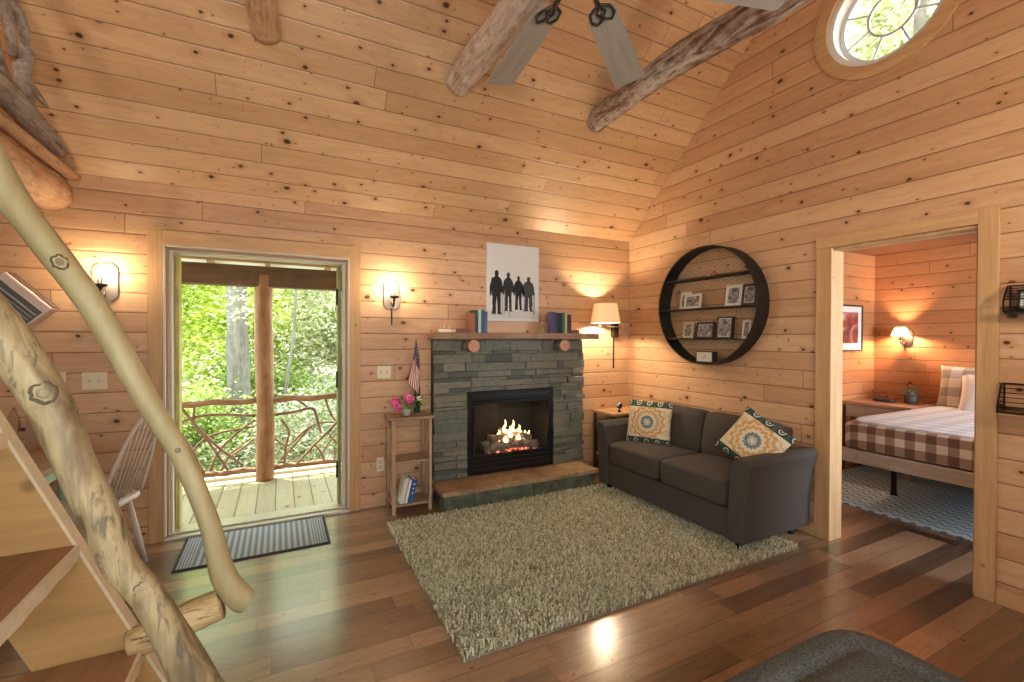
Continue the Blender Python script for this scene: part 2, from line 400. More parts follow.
# ------------------------------------------------------------------ bedroom shell
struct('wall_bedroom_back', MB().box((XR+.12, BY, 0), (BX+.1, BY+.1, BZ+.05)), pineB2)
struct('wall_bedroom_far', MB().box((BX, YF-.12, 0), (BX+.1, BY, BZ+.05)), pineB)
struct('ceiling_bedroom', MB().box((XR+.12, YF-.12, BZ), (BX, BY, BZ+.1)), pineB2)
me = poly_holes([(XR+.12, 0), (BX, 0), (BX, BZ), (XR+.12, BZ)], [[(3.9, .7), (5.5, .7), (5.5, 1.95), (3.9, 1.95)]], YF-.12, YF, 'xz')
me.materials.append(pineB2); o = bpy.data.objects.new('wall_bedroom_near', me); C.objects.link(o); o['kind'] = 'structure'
m = MB()
for x in (3.9, 4.67, 5.44): m.box((x, YF-.09, .7), (x+.06, YF-.03, 1.95))
for z in (.7, 1.89): m.box((3.96, YF-.085, z), (5.44, YF-.035, z+.06))
struct('window_2', m, white)

# ------------------------------------------------------------------ round window
t = NT('window_glass'); tr = t.n('ShaderNodeBsdfTransparent'); gl = t.n('ShaderNodeBsdfGlossy'); gl.inputs['Roughness'].default_value = .03
ms = t.n('ShaderNodeMixShader'); ms.inputs[0].default_value = .06
t.t.links.new(tr.outputs[0], ms.inputs[1]); t.t.links.new(gl.outputs[0], ms.inputs[2]); t.t.links.new(ms.outputs[0], t.out.inputs[0]); glass = t.m
def ring(x0, x1, r0, r1, cy, cz, n=64):
    m = MB(); vs = []
    for x in (x0, x1):
        for r in (r0, r1):
            for i in range(n): vs.append((x, cy+r*cos(2*pi*i/n), cz+r*sin(2*pi*i/n)))
    fs = []
    for i in range(n):
        j = (i+1) % n; A, B, Cc, D = 0, n, 2*n, 3*n
        fs += [(A+i, B+i, B+j, A+j), (Cc+i, Cc+j, D+j, D+i), (A+i, A+j, Cc+j, Cc+i), (B+i, D+i, D+j, B+j)]
    return m.add(vs, fs)
struct('window_3', ring(XR+.005, XR+.17, WR-.045, WR-.001, WY, WZ), white, smooth=False)
m = ring(XR+.085, XR+.10, WR-.075, WR-.045, WY, WZ); m2 = ring(XR+.09, XR+.10, .125, .14, WY, WZ, 40); m.add(m2.v, m2.f)
for k in range(8):
    a = pi/8+k*pi/4
    m.tube([(XR+.095, WY+.135*cos(a), WZ+.135*sin(a)), (XR+.095, WY+(WR-.05)*cos(a), WZ+(WR-.05)*sin(a))], .0075, 8)
leadM = plain('window_caming', (.60, .62, .62), .35, .3)
struct('trim_10', m, leadM)
struct('trim_11', ring(XR-.022, XR, WR-.012, WR+.065, WY, WZ), trimMy, smooth=False)
m = MB(); n = 48
m.prism([(WY+(WR-.046)*cos(2*pi*i/n), WZ+(WR-.046)*sin(2*pi*i/n)) for i in range(n)], XR+.102, XR+.106, 'yz'); struct('window_4', m, glass)

# ------------------------------------------------------------------ log beams
def log_mesh(pts, n=22, k=7, jit=.07, seed=0, flat=1.):
    s = spline(pts, k); return MB().tube([p[:3] for p in s], [p[3] for p in s], n, jit=jit, seed=seed, flat=flat)
def yc(z): return YB-(z-EZ)/SL
whitish = logmat('peeled_whitish_log', [(.20, .13, .10), (.48, .37, .30), (.66, .58, .52), (.42, .24, .15)], dark=(.10, .05, .03), darkamt=.55)
darklog = logmat('dark_barky_log', [(.06, .032, .022), (.16, .085, .055), (.50, .42, .37), (.09, .045, .028)], dark=(.03, .016, .010), seed=3)
tanlog = logmat('peeled_tan_log', [(.30, .15, .075), (.46, .26, .145), (.58, .37, .235), (.34, .16, .08)], dark=(.14, .06, .03), darkamt=.6, seed=8)
for (x, z, r, mt, lab, sd) in ((-.085, 3.20, .078, tanlog, 'short end of a round brown log beam at the top left of the ceiling', 2),
                               (1.15, 3.195, .095, whitish, 'thick whitish peeled log beam left of the ceiling fan', 5),
                               (2.33, 3.19, .088, darklog, 'dark barky log beam running behind the fan blades to the right gable', 9)):
    y1 = yc(z)+.03; y0 = 2*RY-y1
    pts = [(x+.02*sin(i*1.7+sd), y1+(y0-y1)*i/6, z+.018*cos(i*2.1+sd)*(0 < i < 6), r*(1+.06*sin(i*2.3+sd))) for i in range(7)]
    tag(obj('log_beam', log_mesh(pts, jit=.10, seed=sd), mt, smooth=True), lab, 'beam', 'round log tie beams under the ceiling')
# loft: floor, carrying log, edge plank, driftwood railing
struct('trim_12', MB().box((XL, YF, 2.40), (-1.30, YB-.07, 2.435)), pineC2)
pts = [(-1.26+.01*sin(i), 3.845-i*.75, 2.275+.012*cos(i*2), .105*(1+.05*sin(i*1.9))) for i in range(6)]
tag(obj('log_beam', log_mesh(pts, jit=.08, seed=14), tanlog, smooth=True), 'thick tan log carrying the loft edge at upper left, its round end at the back wall', 'beam', 'round log tie beams under the ceiling')
pts = [(-1.165, 3.83-i*.7, 2.40+.006*sin(i*2), .05) for i in range(6)]
tag(obj('loft_edge_board', log_mesh(pts, n=14, jit=.1, seed=4, flat=.42), logmat('edge_slab', [(.27, .14, .07), (.42, .24, .13), (.34, .18, .09)], darkamt=.4, seed=5), smooth=True), 'thin live-edge wooden slab lying on the loft log, upper left', 'board')
grey = logmat('grey_driftwood', [(.11, .09, .085), (.24, .20, .18), (.38, .33, .30), (.17, .12, .10)], dark=(.05, .03, .02), darkamt=.6, bump=.005, seed=6)
rail = thing('driftwood_railing', 'weathered grey driftwood railing along the loft edge at upper left', 'railing', (-1.2, 2.2, 2.44))
L = lambda pts: [(p[0]+1.2, p[1]-2.2, p[2]-2.44, p[3]) for p in pts]
pts = [(-1.19, 3.74, 2.52, .035), (-1.195, 3.62, 2.55, .05), (-1.21, 3.45, 2.575, .06), (-1.20, 3.1, 2.60, .062), (-1.22, 2.6, 2.585, .06), (-1.2, 2, 2.6, .055), (-1.2, 1.0, 2.6, .055)]
obj('bottom_rail', log_mesh(L(pts), jit=.12, seed=3), grey, rail, smooth=True)
for q, br in enumerate([[(-1.20, 3.42, 2.60, .030), (-1.21, 3.34, 2.78, .034), (-1.19, 3.36, 3.0, .038), (-1.21, 3.30, 3.2, .04), (-1.2, 3.28, 3.5, .036)],
           [(-1.20, 3.20, 2.62, .028), (-1.22, 3.08, 2.80, .03), (-1.18, 2.95, 3.0, .032), (-1.2, 2.85, 3.4, .03)],
           [(-1.23, 3.30, 2.85, .02), (-1.20, 3.18, 2.98, .026), (-1.23, 3.05, 3.2, .026), (-1.2, 3.0, 3.5, .02)],
           [(-1.19, 3.34, 2.75, .022), (-1.18, 3.44, 2.72, .016), (-1.17, 3.52, 2.70, .008)],
           [(-1.21, 3.0, 2.62, .03), (-1.2, 2.93, 2.9, .03), (-1.22, 2.8, 3.3, .025)],
           [(-1.2, 3.38, 3.1, .024), (-1.22, 3.2, 3.16, .03), (-1.2, 3.0, 3.25, .03), (-1.2, 2.5, 3.35, .03)],
           [(-1.2, 3.40, 2.9, .02), (-1.17, 3.22, 3.02, .024), (-1.2, 3.1, 3.1, .02), (-1.2, 2.95, 3.3, .02)],
           [(-1.2, 2.7, 2.6, .03), (-1.2, 2.5, 3.0, .03), (-1.2, 2.4, 3.4, .03)]]):
    obj('branch', log_mesh(L(br), n=12, jit=.15, seed=q), grey, rail, smooth=True)
pts = [(-1.2, 3.30, 3.46, .04), (-1.2, 2.6, 3.45, .05), (-1.2, 1.6, 3.47, .05), (-1.2, 1.0, 3.46, .05)]
obj('top_rail', log_mesh(L(pts), jit=.1, seed=1), grey, rail, smooth=True)

# ------------------------------------------------------------------ unseen loft and rear lamps, added as fill
lp = thing('loft_fill_lamp', 'added warm fill lamp over the loft, out of view', 'lamp', (-2.1, RY, 3.55))  # lamp body added; loft light inferred from the railing's shadow on the ceiling
obj('cord', MB().tube([(0, 0, .12), (0, 0, RZ-3.55-.05)], .004, 6), black, lp)
obj('bulb', MB().sphere((0, 0, 0), .05, 14), emit('loft_fill_glow', (1, .82, .58), 12), lp, smooth=True)
obj('cap', MB().lathe([(.05, .06), (.03, .09), (.012, .13)], 20), bronze, lp, smooth=True)
light('loft_fill_light', 'POINT', (-2.1, RY, 3.48), 56, (1, .88, .70), shadow_soft_size=.08)

fl2 = thing('fill_floor_lamp', 'added torchiere fill lamp behind the viewpoint, out of view', 'lamp', (2.3, -.45, 0))  # unseen lamp added behind the camera for fill from the right
obj('base', MB().lathe([(.14, 0), (.14, .015), (.03, .03)], 28), bronze, fl2, smooth=False)
obj('pole', MB().tube([(0, 0, .03), (0, 0, 1.82)], .012, 12), bronze, fl2, smooth=True)
obj('bowl_shade', MB().lathe([(.02, 1.80), (.10, 1.83), (.155, 1.90)], 32, cap=False), bronze, fl2, smooth=True)
obj('bulb', MB().sphere((0, 0, 1.90), .04, 14), emit('fill_floor_lamp_glow', (1, .82, .58), 12), fl2, smooth=True)
light('fill_floor_lamp_light', 'POINT', (2.3, -.45, 1.99), 56, (1, .88, .72), shadow_soft_size=.07)

# ------------------------------------------------------------------ ceiling fan
fan = thing('ceiling_fan', 'ceiling fan with grey wooden blades and dark bronze hub above the sofa area', 'fan', (1.07, 1.50, 2.87))
m = MB().lathe([(.03, .0), (.06, -.004), (.10, .01), (.125, .05), (.125, .10), (.09, .14), (.03, .16)], 32); obj('motor_housing', m, bronze, fan, smooth=True)
m = MB().lathe([(.012, -.062), (.04, -.06), (.062, -.045), (.066, -.02), (.055, -.003)], 28); obj('switch_cap', m, plain('fan_cap', (.16, .15, .14), .4, .5), fan, smooth=True)
zr = RZ-2.87
m = MB().tube([(0, 0, .16), (0, 0, zr-.10)], .013, 12); m.lathe([(.02, zr-.20), (.07, zr-.14), (.075, zr-.06)], 24); obj('downrod', m, bronze, fan, smooth=True)
blm = grain('grey_fan_blade', [(.24, .225, .205), (.30, .285, .26), (.36, .34, .31)], 'X', 1.2, .5, 0)
def blade_mb():
    out = []; L0, L1, w0, w1 = .30, .925, .066, .086
    for i in range(9):
        a = pi/2+pi*i/8; out.append((L0+.045*cos(a), w0*sin(a)*1.))
    out = [(L0+.05*cos(pi/2+pi*i/8), w0*sin(pi/2+pi*i/8)) for i in range(9)]
    out += [(L1-.02, -w1), (L1-.004, -w1+.006), (L1, -w1+.02), (L1, w1-.02), (L1-.004, w1-.006), (L1-.02, w1)]
    return MB().prism(out, -.004, .004, 'xy', R('X', -11))
def iron_mb():
    m = MB(); M = R('X', -11)
    m.tube([(.09, 0, .02), (.16, 0, .0), (.235, 0, -.008)], [.014, .012, .012], 8)
    for s in (-1, 1):
        m.tube([(.225, 0, -.010), (.26, s*.045, -.011), (.31, s*.055, -.011), (.345, s*.035, -.011), (.33, s*.008, -.011), (.29, 0, -.011)], .0065, 6, M=M)
    m.tube([(.235, 0, -.010), (.28, .020, -.010), (.325, 0, -.010), (.28, -.020, -.010), (.235, 0, -.010)], .0055, 6, M=M)
    return m
for i in range(5):
    a = radians((85.5, 37, -18, -88, -157)[i])
    b = obj('blade', blade_mb(), blm, fan, bevel=.002); b.rotation_euler = (0, 0, a)
    c = obj('blade_iron', iron_mb(), bronze, b, smooth=True)

# ------------------------------------------------------------------ open stair with log handrails
ply = grain('stair_pine_board', [(.32, .175, .060), (.43, .25, .090), (.53, .325, .13)], 'X', .5)
plyE = plain('pale_board_edge', (.60, .50, .34), .6, var=.2, scale=30)
trd = grain('stair_tread_wood', [(.20, .10, .04), (.30, .16, .07), (.38, .22, .10)], 'Y', .8)
stair = thing('loft_stair', 'steep open wooden stair with plank stringers at the lower left', 'stair', (-.11, 1.32, 0))
th = radians(66.2); ux, uz = -cos(th), sin(th)
def stringer(y0, y1):
    w = .205; top = 2.12/sin(th)
    px, pz = -sin(th), -cos(th)                       # from the front edge towards the back edge
    A = (0, 0); B = (ux*top, uz*top); Cc = (B[0]+px*w, B[1]+pz*w); D = (-w/sin(th), 0)
    return [A, B, (Cc[0], Cc[1]), D]
def stringer_obj(y0, y1):
    p = stringer(0, 0); m = MB().prism(p, y0+.003, y1-.003, 'xz'); s = obj('stringer', m, ply, stair)
    q = [(p[0][0]+.004, 0), (p[1][0]+.004, p[1][1]), (p[1][0]-.004, p[1][1]), (p[0][0]-.004, 0)]
    e = obj('stringer_edge', MB().prism(q, y0, y1, 'xz'), plyE, s)
    return s
stringer_obj(.28, .325); stringer_obj(-.325, -.28)
for k in range(8):
    z = .227+.309*k; x = -z/tan(th)
    if z > 2.1: break
    m = MB().box((x-.30, -.279, z-.036), (x+.002, .279, z)); tr_ = obj('tread', m, trd, stair)
    vs = []; n = 22
    e = MB()
    pts = [(x+.010+.0015*sin(i*1.3+k), -.279+.558*i/n) for i in range(n+1)]
    e.prism([(x+.002, -.279)]+[(p[0], p[1]) for p in pts]+[(x+.002, .279)], z-.037, z+.001, 'xy'); obj('nosing', e, plyE, tr_)
pale = logmat('pale_peeled_pole', [(.28, .22, .10), (.36, .295, .15), (.41, .345, .195)], axis='Z', dark=(.28, .19, .08), darkamt=.25, rough=.5, bump=.001, seed=2, scale=.7)
pts = [(-1.02, 1.62, 2.62, .044), (-.72, 1.6, 2.02, .042), (-.602, 1.6, 1.753, .035), (-.45, 1.6, 1.49, .032), (-.330, 1.6, 1.221, .029), (-.245, 1.6, 1.04, .0265), (-.185, 1.6, .85, .0265), (-.15, 1.6, .69, .033), (-.108, 1.6, .612, .036), (-.085, 1.6, .592, .032)]
tag(obj('stair_handrail', log_mesh(pts, n=18, jit=.06, seed=6), pale, smooth=True), 'slender pale peeled pole handrail bending down to the log stub', 'handrail', 'pole handrails of the loft stair')
mott = logmat('weathered_stair_log', [(.055, .036, .018), (.15, .10, .045), (.30, .225, .115), (.12, .075, .032)], axis='Z', dark=(.05, .032, .018), darkamt=.8, rough=.6, bump=.003, seed=4, scale=1.1)
pts = [(a_, b_, c_, d_*.88) for a_, b_, c_, d_ in [(-.80, 1.02, 2.25, .042), (-.60, 1.02, 1.80, .040), (-.45, 1.02, 1.50, .037), (-.396, 1.02, 1.401, .036), (-.350, 1.02, 1.312, .035), (-.313, 1.02, 1.206, .031), (-.272, 1.02, 1.076, .031), (-.246, 1.02, .996, .028), (-.210, 1.02, .935, .029), (-.172, 1.02, .844, .031), (-.138, 1.02, .754, .036), (-.07, 1.02, .60, .036), (.0, 1.02, .35, .04), (.06, 1.02, .0, .045)]]
tag(obj('stair_handrail', log_mesh(pts, n=24, jit=.12, seed=12), mott, smooth=True), 'thick weathered knotty log in front, slanting down across the lower left', 'handrail', 'pole handrails of the loft stair')
knm = plain('knot_dark', (.06, .04, .02), .7, var=.3); knm2 = plain('knot_heart', (.20, .15, .08), .6, var=.3)
def knot(parent, p, ax, r, size, sq=1.):
    p = Vector(p); d = (Vector((0, 0, H))-p); ax = Vector(ax).normalized(); d = (d-ax*d.dot(ax)).normalized()
    M = T(*(p+d*r)) @ Matrix((ax.to_tuple()+(0,), d.cross(ax).to_tuple()+(0,), d.to_tuple()+(0,), (0, 0, 0, 1))).transposed()
    m = MB(); n = 18
    m.tube([(size*cos(2*pi*i/n)*(1+.15*sin(i*1.9)), sq*size*sin(2*pi*i/n)*(1+.12*cos(i*2.7)), -.001-.5*size*size/r*sin(2*pi*i/n)**2*sq) for i in range(n+1)], size*.20, 6, M=M)
    k = obj('knot', m, knm, parent, smooth=True)
    obj('knot_heart', MB().superbox((0, 0, -.001), (size*1.3, sq*size*1.2, size*.5), 1., 12, None, M), knm2, k, smooth=True)
HR = [o for o in C.objects if o.name.startswith('stair_handrail')]
knot(HR[0], (-.505, 1.6, 1.585), (.3, 0, -.5), .032, .018, .8); knot(HR[0], (-.26, 1.6, 1.075), (.3, 0, -.7), .027, .006)
knot(HR[1], (-.345, 1.02, 1.305), (.2, 0, -.5), .029, .016, .9); knot(HR[1], (-.262, 1.02, 1.04), (.2, 0, -.6), .025, .014, .7); knot(HR[1], (-.222, 1.02, .955), (.3, 0, -.6), .024, .011, .9); knot(HR[1], (-.150, 1.02, .785), (.3, 0, -.6), .027, .010, .8)
pts = [(-.368, 1.60, .545, .040), (-.30, 1.60, .565, .044), (-.22, 1.60, .588, .045), (-.155, 1.60, .605, .044)]
stub = logmat('split_log_stub', [(.30, .20, .08), (.50, .36, .17), (.60, .45, .23)], axis='X', dark=(.12, .06, .02), darkamt=.9, scale=1.2, seed=3)
tag(obj('log_baluster', log_mesh(pts, n=18, jit=.06, seed=3), stub, smooth=True), 'short thick log stub joining the pale handrail foot to the stair', 'log')

# ------------------------------------------------------------------ white louvred unit on the back wall, dining corner
ac = thing('wall_air_unit', 'tilted white louvred air unit on the back wall at far left', 'appliance', (-1.440, YB-.055, 1.555))
AM = R('Y', 46)
obj('casing', MB().box((-.155, -.055, -.17), (.14, .054, .16), AM), plain('white_casing', (.72, .60, .54), .45), ac, bevel=.008)
m = MB().box((-.145, -.062, -.155), (.130, -.0555, .112), AM); g_ = obj('grille', m, plain('grille_grey', (.10, .10, .10), .5), ac)
for k in range(11): obj('louver', MB().box((-.135, -.070, -.145+k*.022), (.122, -.0625, -.138+k*.022), AM), plain('louver_grey', (.32, .32, .31), .5), g_)
obj('top_strip', MB().box((-.150, -.04, .161), (.135, .052, .166), AM), plain('dark_top', (.12, .09, .08), .5), ac)

dtab = thing('dining_table', 'dining table with a plank top and pale green legs at far left', 'table', (-1.50, 3.22, 0))
obj('tabletop', MB().box((-.55, -.34, .71), (.49, .34, .745)), grain('table_top_wood', [(.20, .13, .08), (.32, .22, .13), (.38, .27, .16)], 'X'), dtab, bevel=.006)
gm = plain('pale_green_paint', (.30, .50, .36), .5)
obj('apron', MB().box((-.48, -.27, .62), (.42, .27, .709)), gm, dtab)
for sx in (-.45, .41):
    for sy in (-.26, .26): obj('leg', MB().lathe([(.018, 0), (.026, .05), (.03, .35), (.022, .45), (.034, .5), (.034, .62)], 14, (sx, sy, 0)), gm, dtab, smooth=True)

def windsor(name, label, loc, rz, mt, slat=False):
    c = thing(name, label, 'chair', loc, rz, 'spindle back chairs at the dining table')
    m = MB().superbox((0, 0, .445), (.42, .42, .045), .45, 28); obj('seat', m, mt, c, smooth=True)
    for sx in (-1, 1):
        for sy in (-1, 1):
            m = MB().tube([(sx*.20, sy*.20, 0), (sx*.17, sy*.17, .2), (sx*.14, sy*.14, .43)], [.011, .017, .013], 10); obj('leg', m, mt, c, smooth=True)
    m = MB(); m.tube([(.178, -.178, .17), (.178, .178, .17)], .009, 8); m.tube([(-.178, -.178, .17), (-.178, .178, .17)], .009, 8); m.tube([(-.178, 0, .17), (.178, 0, .17)], .009, 8)
    obj('stretcher', m, mt, c, smooth=True)
    if not slat:
        hoop = [(.19*cos(a), -.18-.15*sin(a), .46+.50*sin(a)) for a in [pi*i/20 for i in range(21)]]
        obj('back_hoop', MB().tube(hoop, .011, 10), mt, c, smooth=True)
        for k in range(7):
            u = (k-3)/3*.78; a = math.acos(u); top = (.19*cos(a), -.18-.15*sin(a), .46+.50*sin(a))
            obj('spindle', MB().tube([(u*.13, -.17, .46), top], [.006, .005], 8), mt, c, smooth=True)
    else:
        for k in range(5):
            x = (k-2)*.085; m = MB().prism([(x-.022, .46), (x+.022, .46), (x+.026, .90), (x, .97), (x-.026, .90)], -.009, .009, 'xz', T(0, -.19, 0) @ R('X', 6)); obj('slat', m, mt, c)
        obj('back_rail', MB().box((-.21, -.262, .78), (.21, -.247, .82)), mt, c)
    return c
wch = plain('whitewashed_chair_wood', (.50, .42, .36), .45, var=.15)
brn = plain('pale_brown_chair_wood', (.34, .19, .11), .5, var=.2)
windsor('windsor_chair', 'pale hoop-backed spindle chair beside the front door, right of the dining table', (-.985, 3.40, 0), radians(74), wch)
windsor('windsor_chair', 'brown picket-backed chair by the wall behind the dining table at far left', (-1.52, 3.545, 0), radians(180), brn, True)

# ------------------------------------------------------------------ switch plates
def plate(cx, z, w, h, label, n=2, kind='switch_plate', y=YB):
    p = thing(kind, label, 'switch' if kind == 'switch_plate' else 'outlet', (cx, y, z), 0, 'ivory wall plates')
    obj('cover', MB().box((-w/2, -.007, -h/2), (w/2, 0, h/2)), plateM, p, bevel=.002)
    for k in range(n):
        x = (k-(n-1)/2)*.046
        if kind == 'switch_plate': obj('toggle', MB().box((x-.006, -.018, -.012), (x+.006, -.0075, .012)), plain('toggle_ivory', (.60, .52, .36), .4), p)
        else:
            for s in (-1, 1): obj('socket', MB().box((-.016, -.009, s*.022-.014), (.016, -.0075, s*.022+.014)), plain('socket_ivory', (.55, .48, .34), .4), p)
plate(-1.06, 1.108, .125, .112, 'ivory double switch plate left of the front door, behind the pale pole')
plate(-1.235, 1.115, .07, .112, 'narrow ivory switch plate at far left behind the thick log', 1)
plate(.773, 1.105, .114, .105, 'ivory double switch plate between front door and fireplace, under the sconce')
plate(.742, .345, .062, .112, 'low ivory outlet on the wall behind the narrow bookshelf', 1, 'wall_outlet')
plate(3.01, .345, .06, .11, 'low ivory outlet between hearth and sofa, under the end table', 1, 'wall_outlet')

# ------------------------------------------------------------------ sconces
bulbM = emit('lit_bulb', (1, .80, .50), 60)
clear = NT('clear_glass'); tr = clear.n('ShaderNodeBsdfTransparent'); gl = clear.n('ShaderNodeBsdfGlossy'); gl.inputs['Roughness'].default_value = .05
ms = clear.n('ShaderNodeMixShader'); ms.inputs[0].default_value = .13; tr.inputs[0].default_value = (.96, .94, .92, 1)
clear.t.links.new(tr.outputs[0], ms.inputs[1]); clear.t.links.new(gl.outputs[0], ms.inputs[2]); clear.t.links.new(ms.outputs[0], clear.out.inputs[0]); clear = clear.m
bulbS = emit('lit_candle_bulb', (1, .76, .48), 600); bulbL = emit('lit_lamp_bulb', (1, .77, .50), 1300); bulbR = emit('lit_bedroom_bulb', (1, .56, .32), 2600)
def sconce(x, z, label, power):
    s = thing('candle_sconce', label, 'lamp', (x, YB, z), 0, 'candle sconces beside the front door')
    oc = [(-.068, -.095), (-.04, -.13), (.04, -.13), (.068, -.095), (.068, .085), (.04, .12), (-.04, .12), (-.068, .085)]
    obj('backplate', MB().prism([(p[0], p[1]+.02) for p in oc], -.012, 0, 'xz'), plain('pewter_plate', (.24, .20, .18), .4, .6), s, bevel=.004)
    m = MB().tube(spline([(0, -.012, -.05), (0, -.04, -.085), (0, -.085, -.08), (0, -.10, -.045)], 5), .006, 8); m.lathe([(.008, -.05), (.014, -.04), (.010, -.03), (.028, -.024), (.036, -.016), (.038, -.008)], 20, (0, -.10, 0), cap=True)
    obj('arm_and_cup', m, bronze, s, smooth=True)
    obj('tail_rod', MB().tube([(0, -.008, -.10), (0, -.008, -.24)], .005, 8), bronze, s)
    obj('candle_sleeve', MB().lathe([(.012, -.008), (.012, .045)], 14, (0, -.10, 0)), plain('sleeve_ivory', (.7, .62, .5), .5), s, smooth=True)
    obj('bulb', MB().lathe([(.006, .046), (.013, .06), (.015, .075), (.009, .095), (.002, .108)], 14, (0, -.10, 0)), bulbS, s, smooth=True)
    obj('glass_chimney', MB().lathe([(.036, -.005), (.039, .03), (.038, .12)], 24, (0, -.10, 0), cap=False), clear, s, smooth=True)
sconce(-1.005, 1.735, 'lit candle sconce left of the front door, behind the pale pole', 15)
sconce(.835, 1.735, 'lit candle sconce right of the front door, above the flag', 15)

# swing arm lamp
shadeM = NT('lamp_shade_fabric'); df = shadeM.n('ShaderNodeBsdfDiffuse'); tl = shadeM.n('ShaderNodeBsdfTranslucent'); ms = shadeM.n('ShaderNodeMixShader')
df.inputs[0].default_value = (.82, .76, .66, 1); tl.inputs[0].default_value = (.90, .80, .62, 1); ms.inputs[0].default_value = .55
shadeM.t.links.new(df.outputs[0], ms.inputs[1]); shadeM.t.links.new(tl.outputs[0], ms.inputs[2]); shadeM.t.links.new(ms.outputs[0], shadeM.out.inputs[0]); shadeM = shadeM.m
s = thing('swing_arm_lamp', 'lit wall lamp with cream drum shade right of the mantel', 'lamp', (3.17, YB, 1.47))
lx, ly = 2.90-3.17, 3.645-YB
obj('wall_box', MB().box((-.035, -.05, -.07), (.035, 0, .075)), bronze, s, bevel=.006)
m = MB().tube([(-.0, -.04, .03), (.0, -.13, .035), (-.13, -.16, .035), (lx, ly, .035)], .006, 8); m.tube([(lx, ly, .02), (lx, ly, .10)], .009, 10); m.sphere((lx-.06, ly+.02, .035), .013, 10)
obj('arm', m, nickel, s, smooth=True)
obj('cord_cover', MB().box((-.006, -.012, -.40), (.006, 0, -.07)), plain('dark_cord', (.05, .025, .015), .5), s)
obj('bulb', MB().sphere((lx, ly, .155), .026, 14), bulbL, s, smooth=True)
m = MB().lathe([(.148, .07), (.114, .262)], 40, (lx, ly, 0), cap=False); m.lathe([(.112, .262), (.146, .07)], 40, (lx, ly, 0), cap=False)
obj('lamp_shade', m, shadeM, s, smooth=True)

# ------------------------------------------------------------------ fireplace
t = NT('stacked_slate'); gi = t.n('ShaderNodeNewGeometry').outputs['Random Per Island']
c = t.ramp(gi, [(0., (.050, .056, .044)), (.25, (.088, .100, .080)), (.5, (.125, .130, .100)), (.72, (.150, .138, .102)), (.88, (.090, .105, .088)), (1., (.19, .18, .14))])
nz = t.noise(t.obj(), 26, 4, .65); c = t.mix(.7, c, t.mix(nz, (.25, .25, .25), (.95, .95, .95)), 'OVERLAY'); t.bump(nz, .016, 1); stoneM = t.set(c, .55)
fp = thing('stone_fireplace', 'grey-green stacked slate fireplace with a lit gas fire', 'fireplace', (1.935, 3.80, 0))
X0, X1, FY = 1.168, 2.70, 3.75
rs = random.Random(4)
m = MB()
def course(xa, xb, z0, z1, yf):
    x = xa
    while x < xb-.001:
        w = rs.choice((.08, .13, .20, .26, .34)); x2 = x+w
        if xb-x2 < .06: x2 = xb
        d = rs.uniform(0, .022); j = lambda: rs.uniform(-.0025, .0025); gp = .0010
        ye = yf-d; lx_ = x-1.935; rx_ = x2-1.935
        ox = rs.uniform(0, .012) if x == X0 else 0; oxr = rs.uniform(-.004, .018) if x2 >= X1-.001 else 0
        vs = [(lx_+gp-ox, ye+j()-3.8, z0+gp+j()), (rx_-gp+oxr, ye+j()-3.8, z0+gp+j()), (rx_-gp+oxr, ye+j()-3.8, z1-gp+j()), (lx_+gp-ox, ye+j()-3.8, z1-gp+j())]
        vs += [(lx_+gp-ox, 3.76-3.8, z0+gp), (rx_-gp+oxr, 3.76-3.8, z0+gp), (rx_-gp+oxr, 3.76-3.8, z1-gp), (lx_+gp-ox, 3.76-3.8, z1-gp)]
        m.add(vs, [(0, 1, 2, 3), (5, 4, 7, 6), (4, 0, 3, 7), (1, 5, 6, 2), (3, 2, 6, 7), (4, 5, 1, 0)]); x = x2
FX0, FX1, FZ0, FZ1 = 1.468, 2.355, .172, .915
z = .172
while z < 1.372:
    h = rs.choice((.03, .042, .055, .075)); z2 = z+h
    if 1.375-z2 < .035: z2 = 1.375
    if z < FZ1-.02 < z2-.02 and z2 > FZ1: pass
    if z < FZ1-.005:
        if z2 > FZ1-.02: z2 = FZ1
        course(X0, FX0, z, z2, FY); course(FX1, X1, z, z2, FY)
    else: course(X0, X1, z, z2, FY)
    z = z2
obj('stone_facing', m, stoneM, fp, bevel=.003, seg=1)
m = MB().box((X0+.004-1.935, -.04, .171), (FX0-.004-1.935, .05, 1.374)); m.box((FX1+.004-1.935, -.04, .171), (X1-.004-1.935, .05, 1.374)); m.box((FX0-.004-1.935, -.04, FZ1+.003), (FX1+.004-1.935, .05, 1.374))
obj('mortar_core', m, plain('dark_mortar', (.035, .036, .03), .9), fp)
# firebox insert
fb = black
m = MB(); f0, f1, g0, g1 = FX0+.003-1.935, FX1-.003-1.935, FZ0+.002, FZ1-.003; yy = -.058
m.box((f0, yy, g0), (f1, yy+.03, g0+.15)); m.box((f0, yy, g1-.085), (f1, yy+.03, g1)); m.box((f0, yy, g0+.15), (f0+.045, yy+.03, g1-.085)); m.box((f1-.045, yy, g0+.15), (f1, yy+.03, g1-.085))
obj('firebox_surround', m, fb, fp, bevel=.004)
for zz in (g0+.03, g0+.07, g0+.11, g1-.05): obj('louver', MB().box((f0+.04, yy-.010, zz), (f1-.04, yy-.0005, zz+.022)), plain('louver_black', (.02, .02, .02), .3, .5), fp, bevel=.002)
m = MB(); a0, a1, b0, b1 = f0+.046, f1-.046, g0+.151, g1-.086
m.box((a0, yy-.006, b0), (a1, yy+.012, b0+.022)); m.box((a0, yy-.006, b1-.03), (a1, yy+.012, b1)); m.box((a0, yy-.006, b0+.022), (a0+.02, yy+.012, b1-.03)); m.box((a1-.02, yy-.006, b0+.022), (a1, yy+.012, b1-.03))
obj('glass_door_frame', m, plain('satin_black', (.025, .025, .026), .25, .6), fp, bevel=.003)
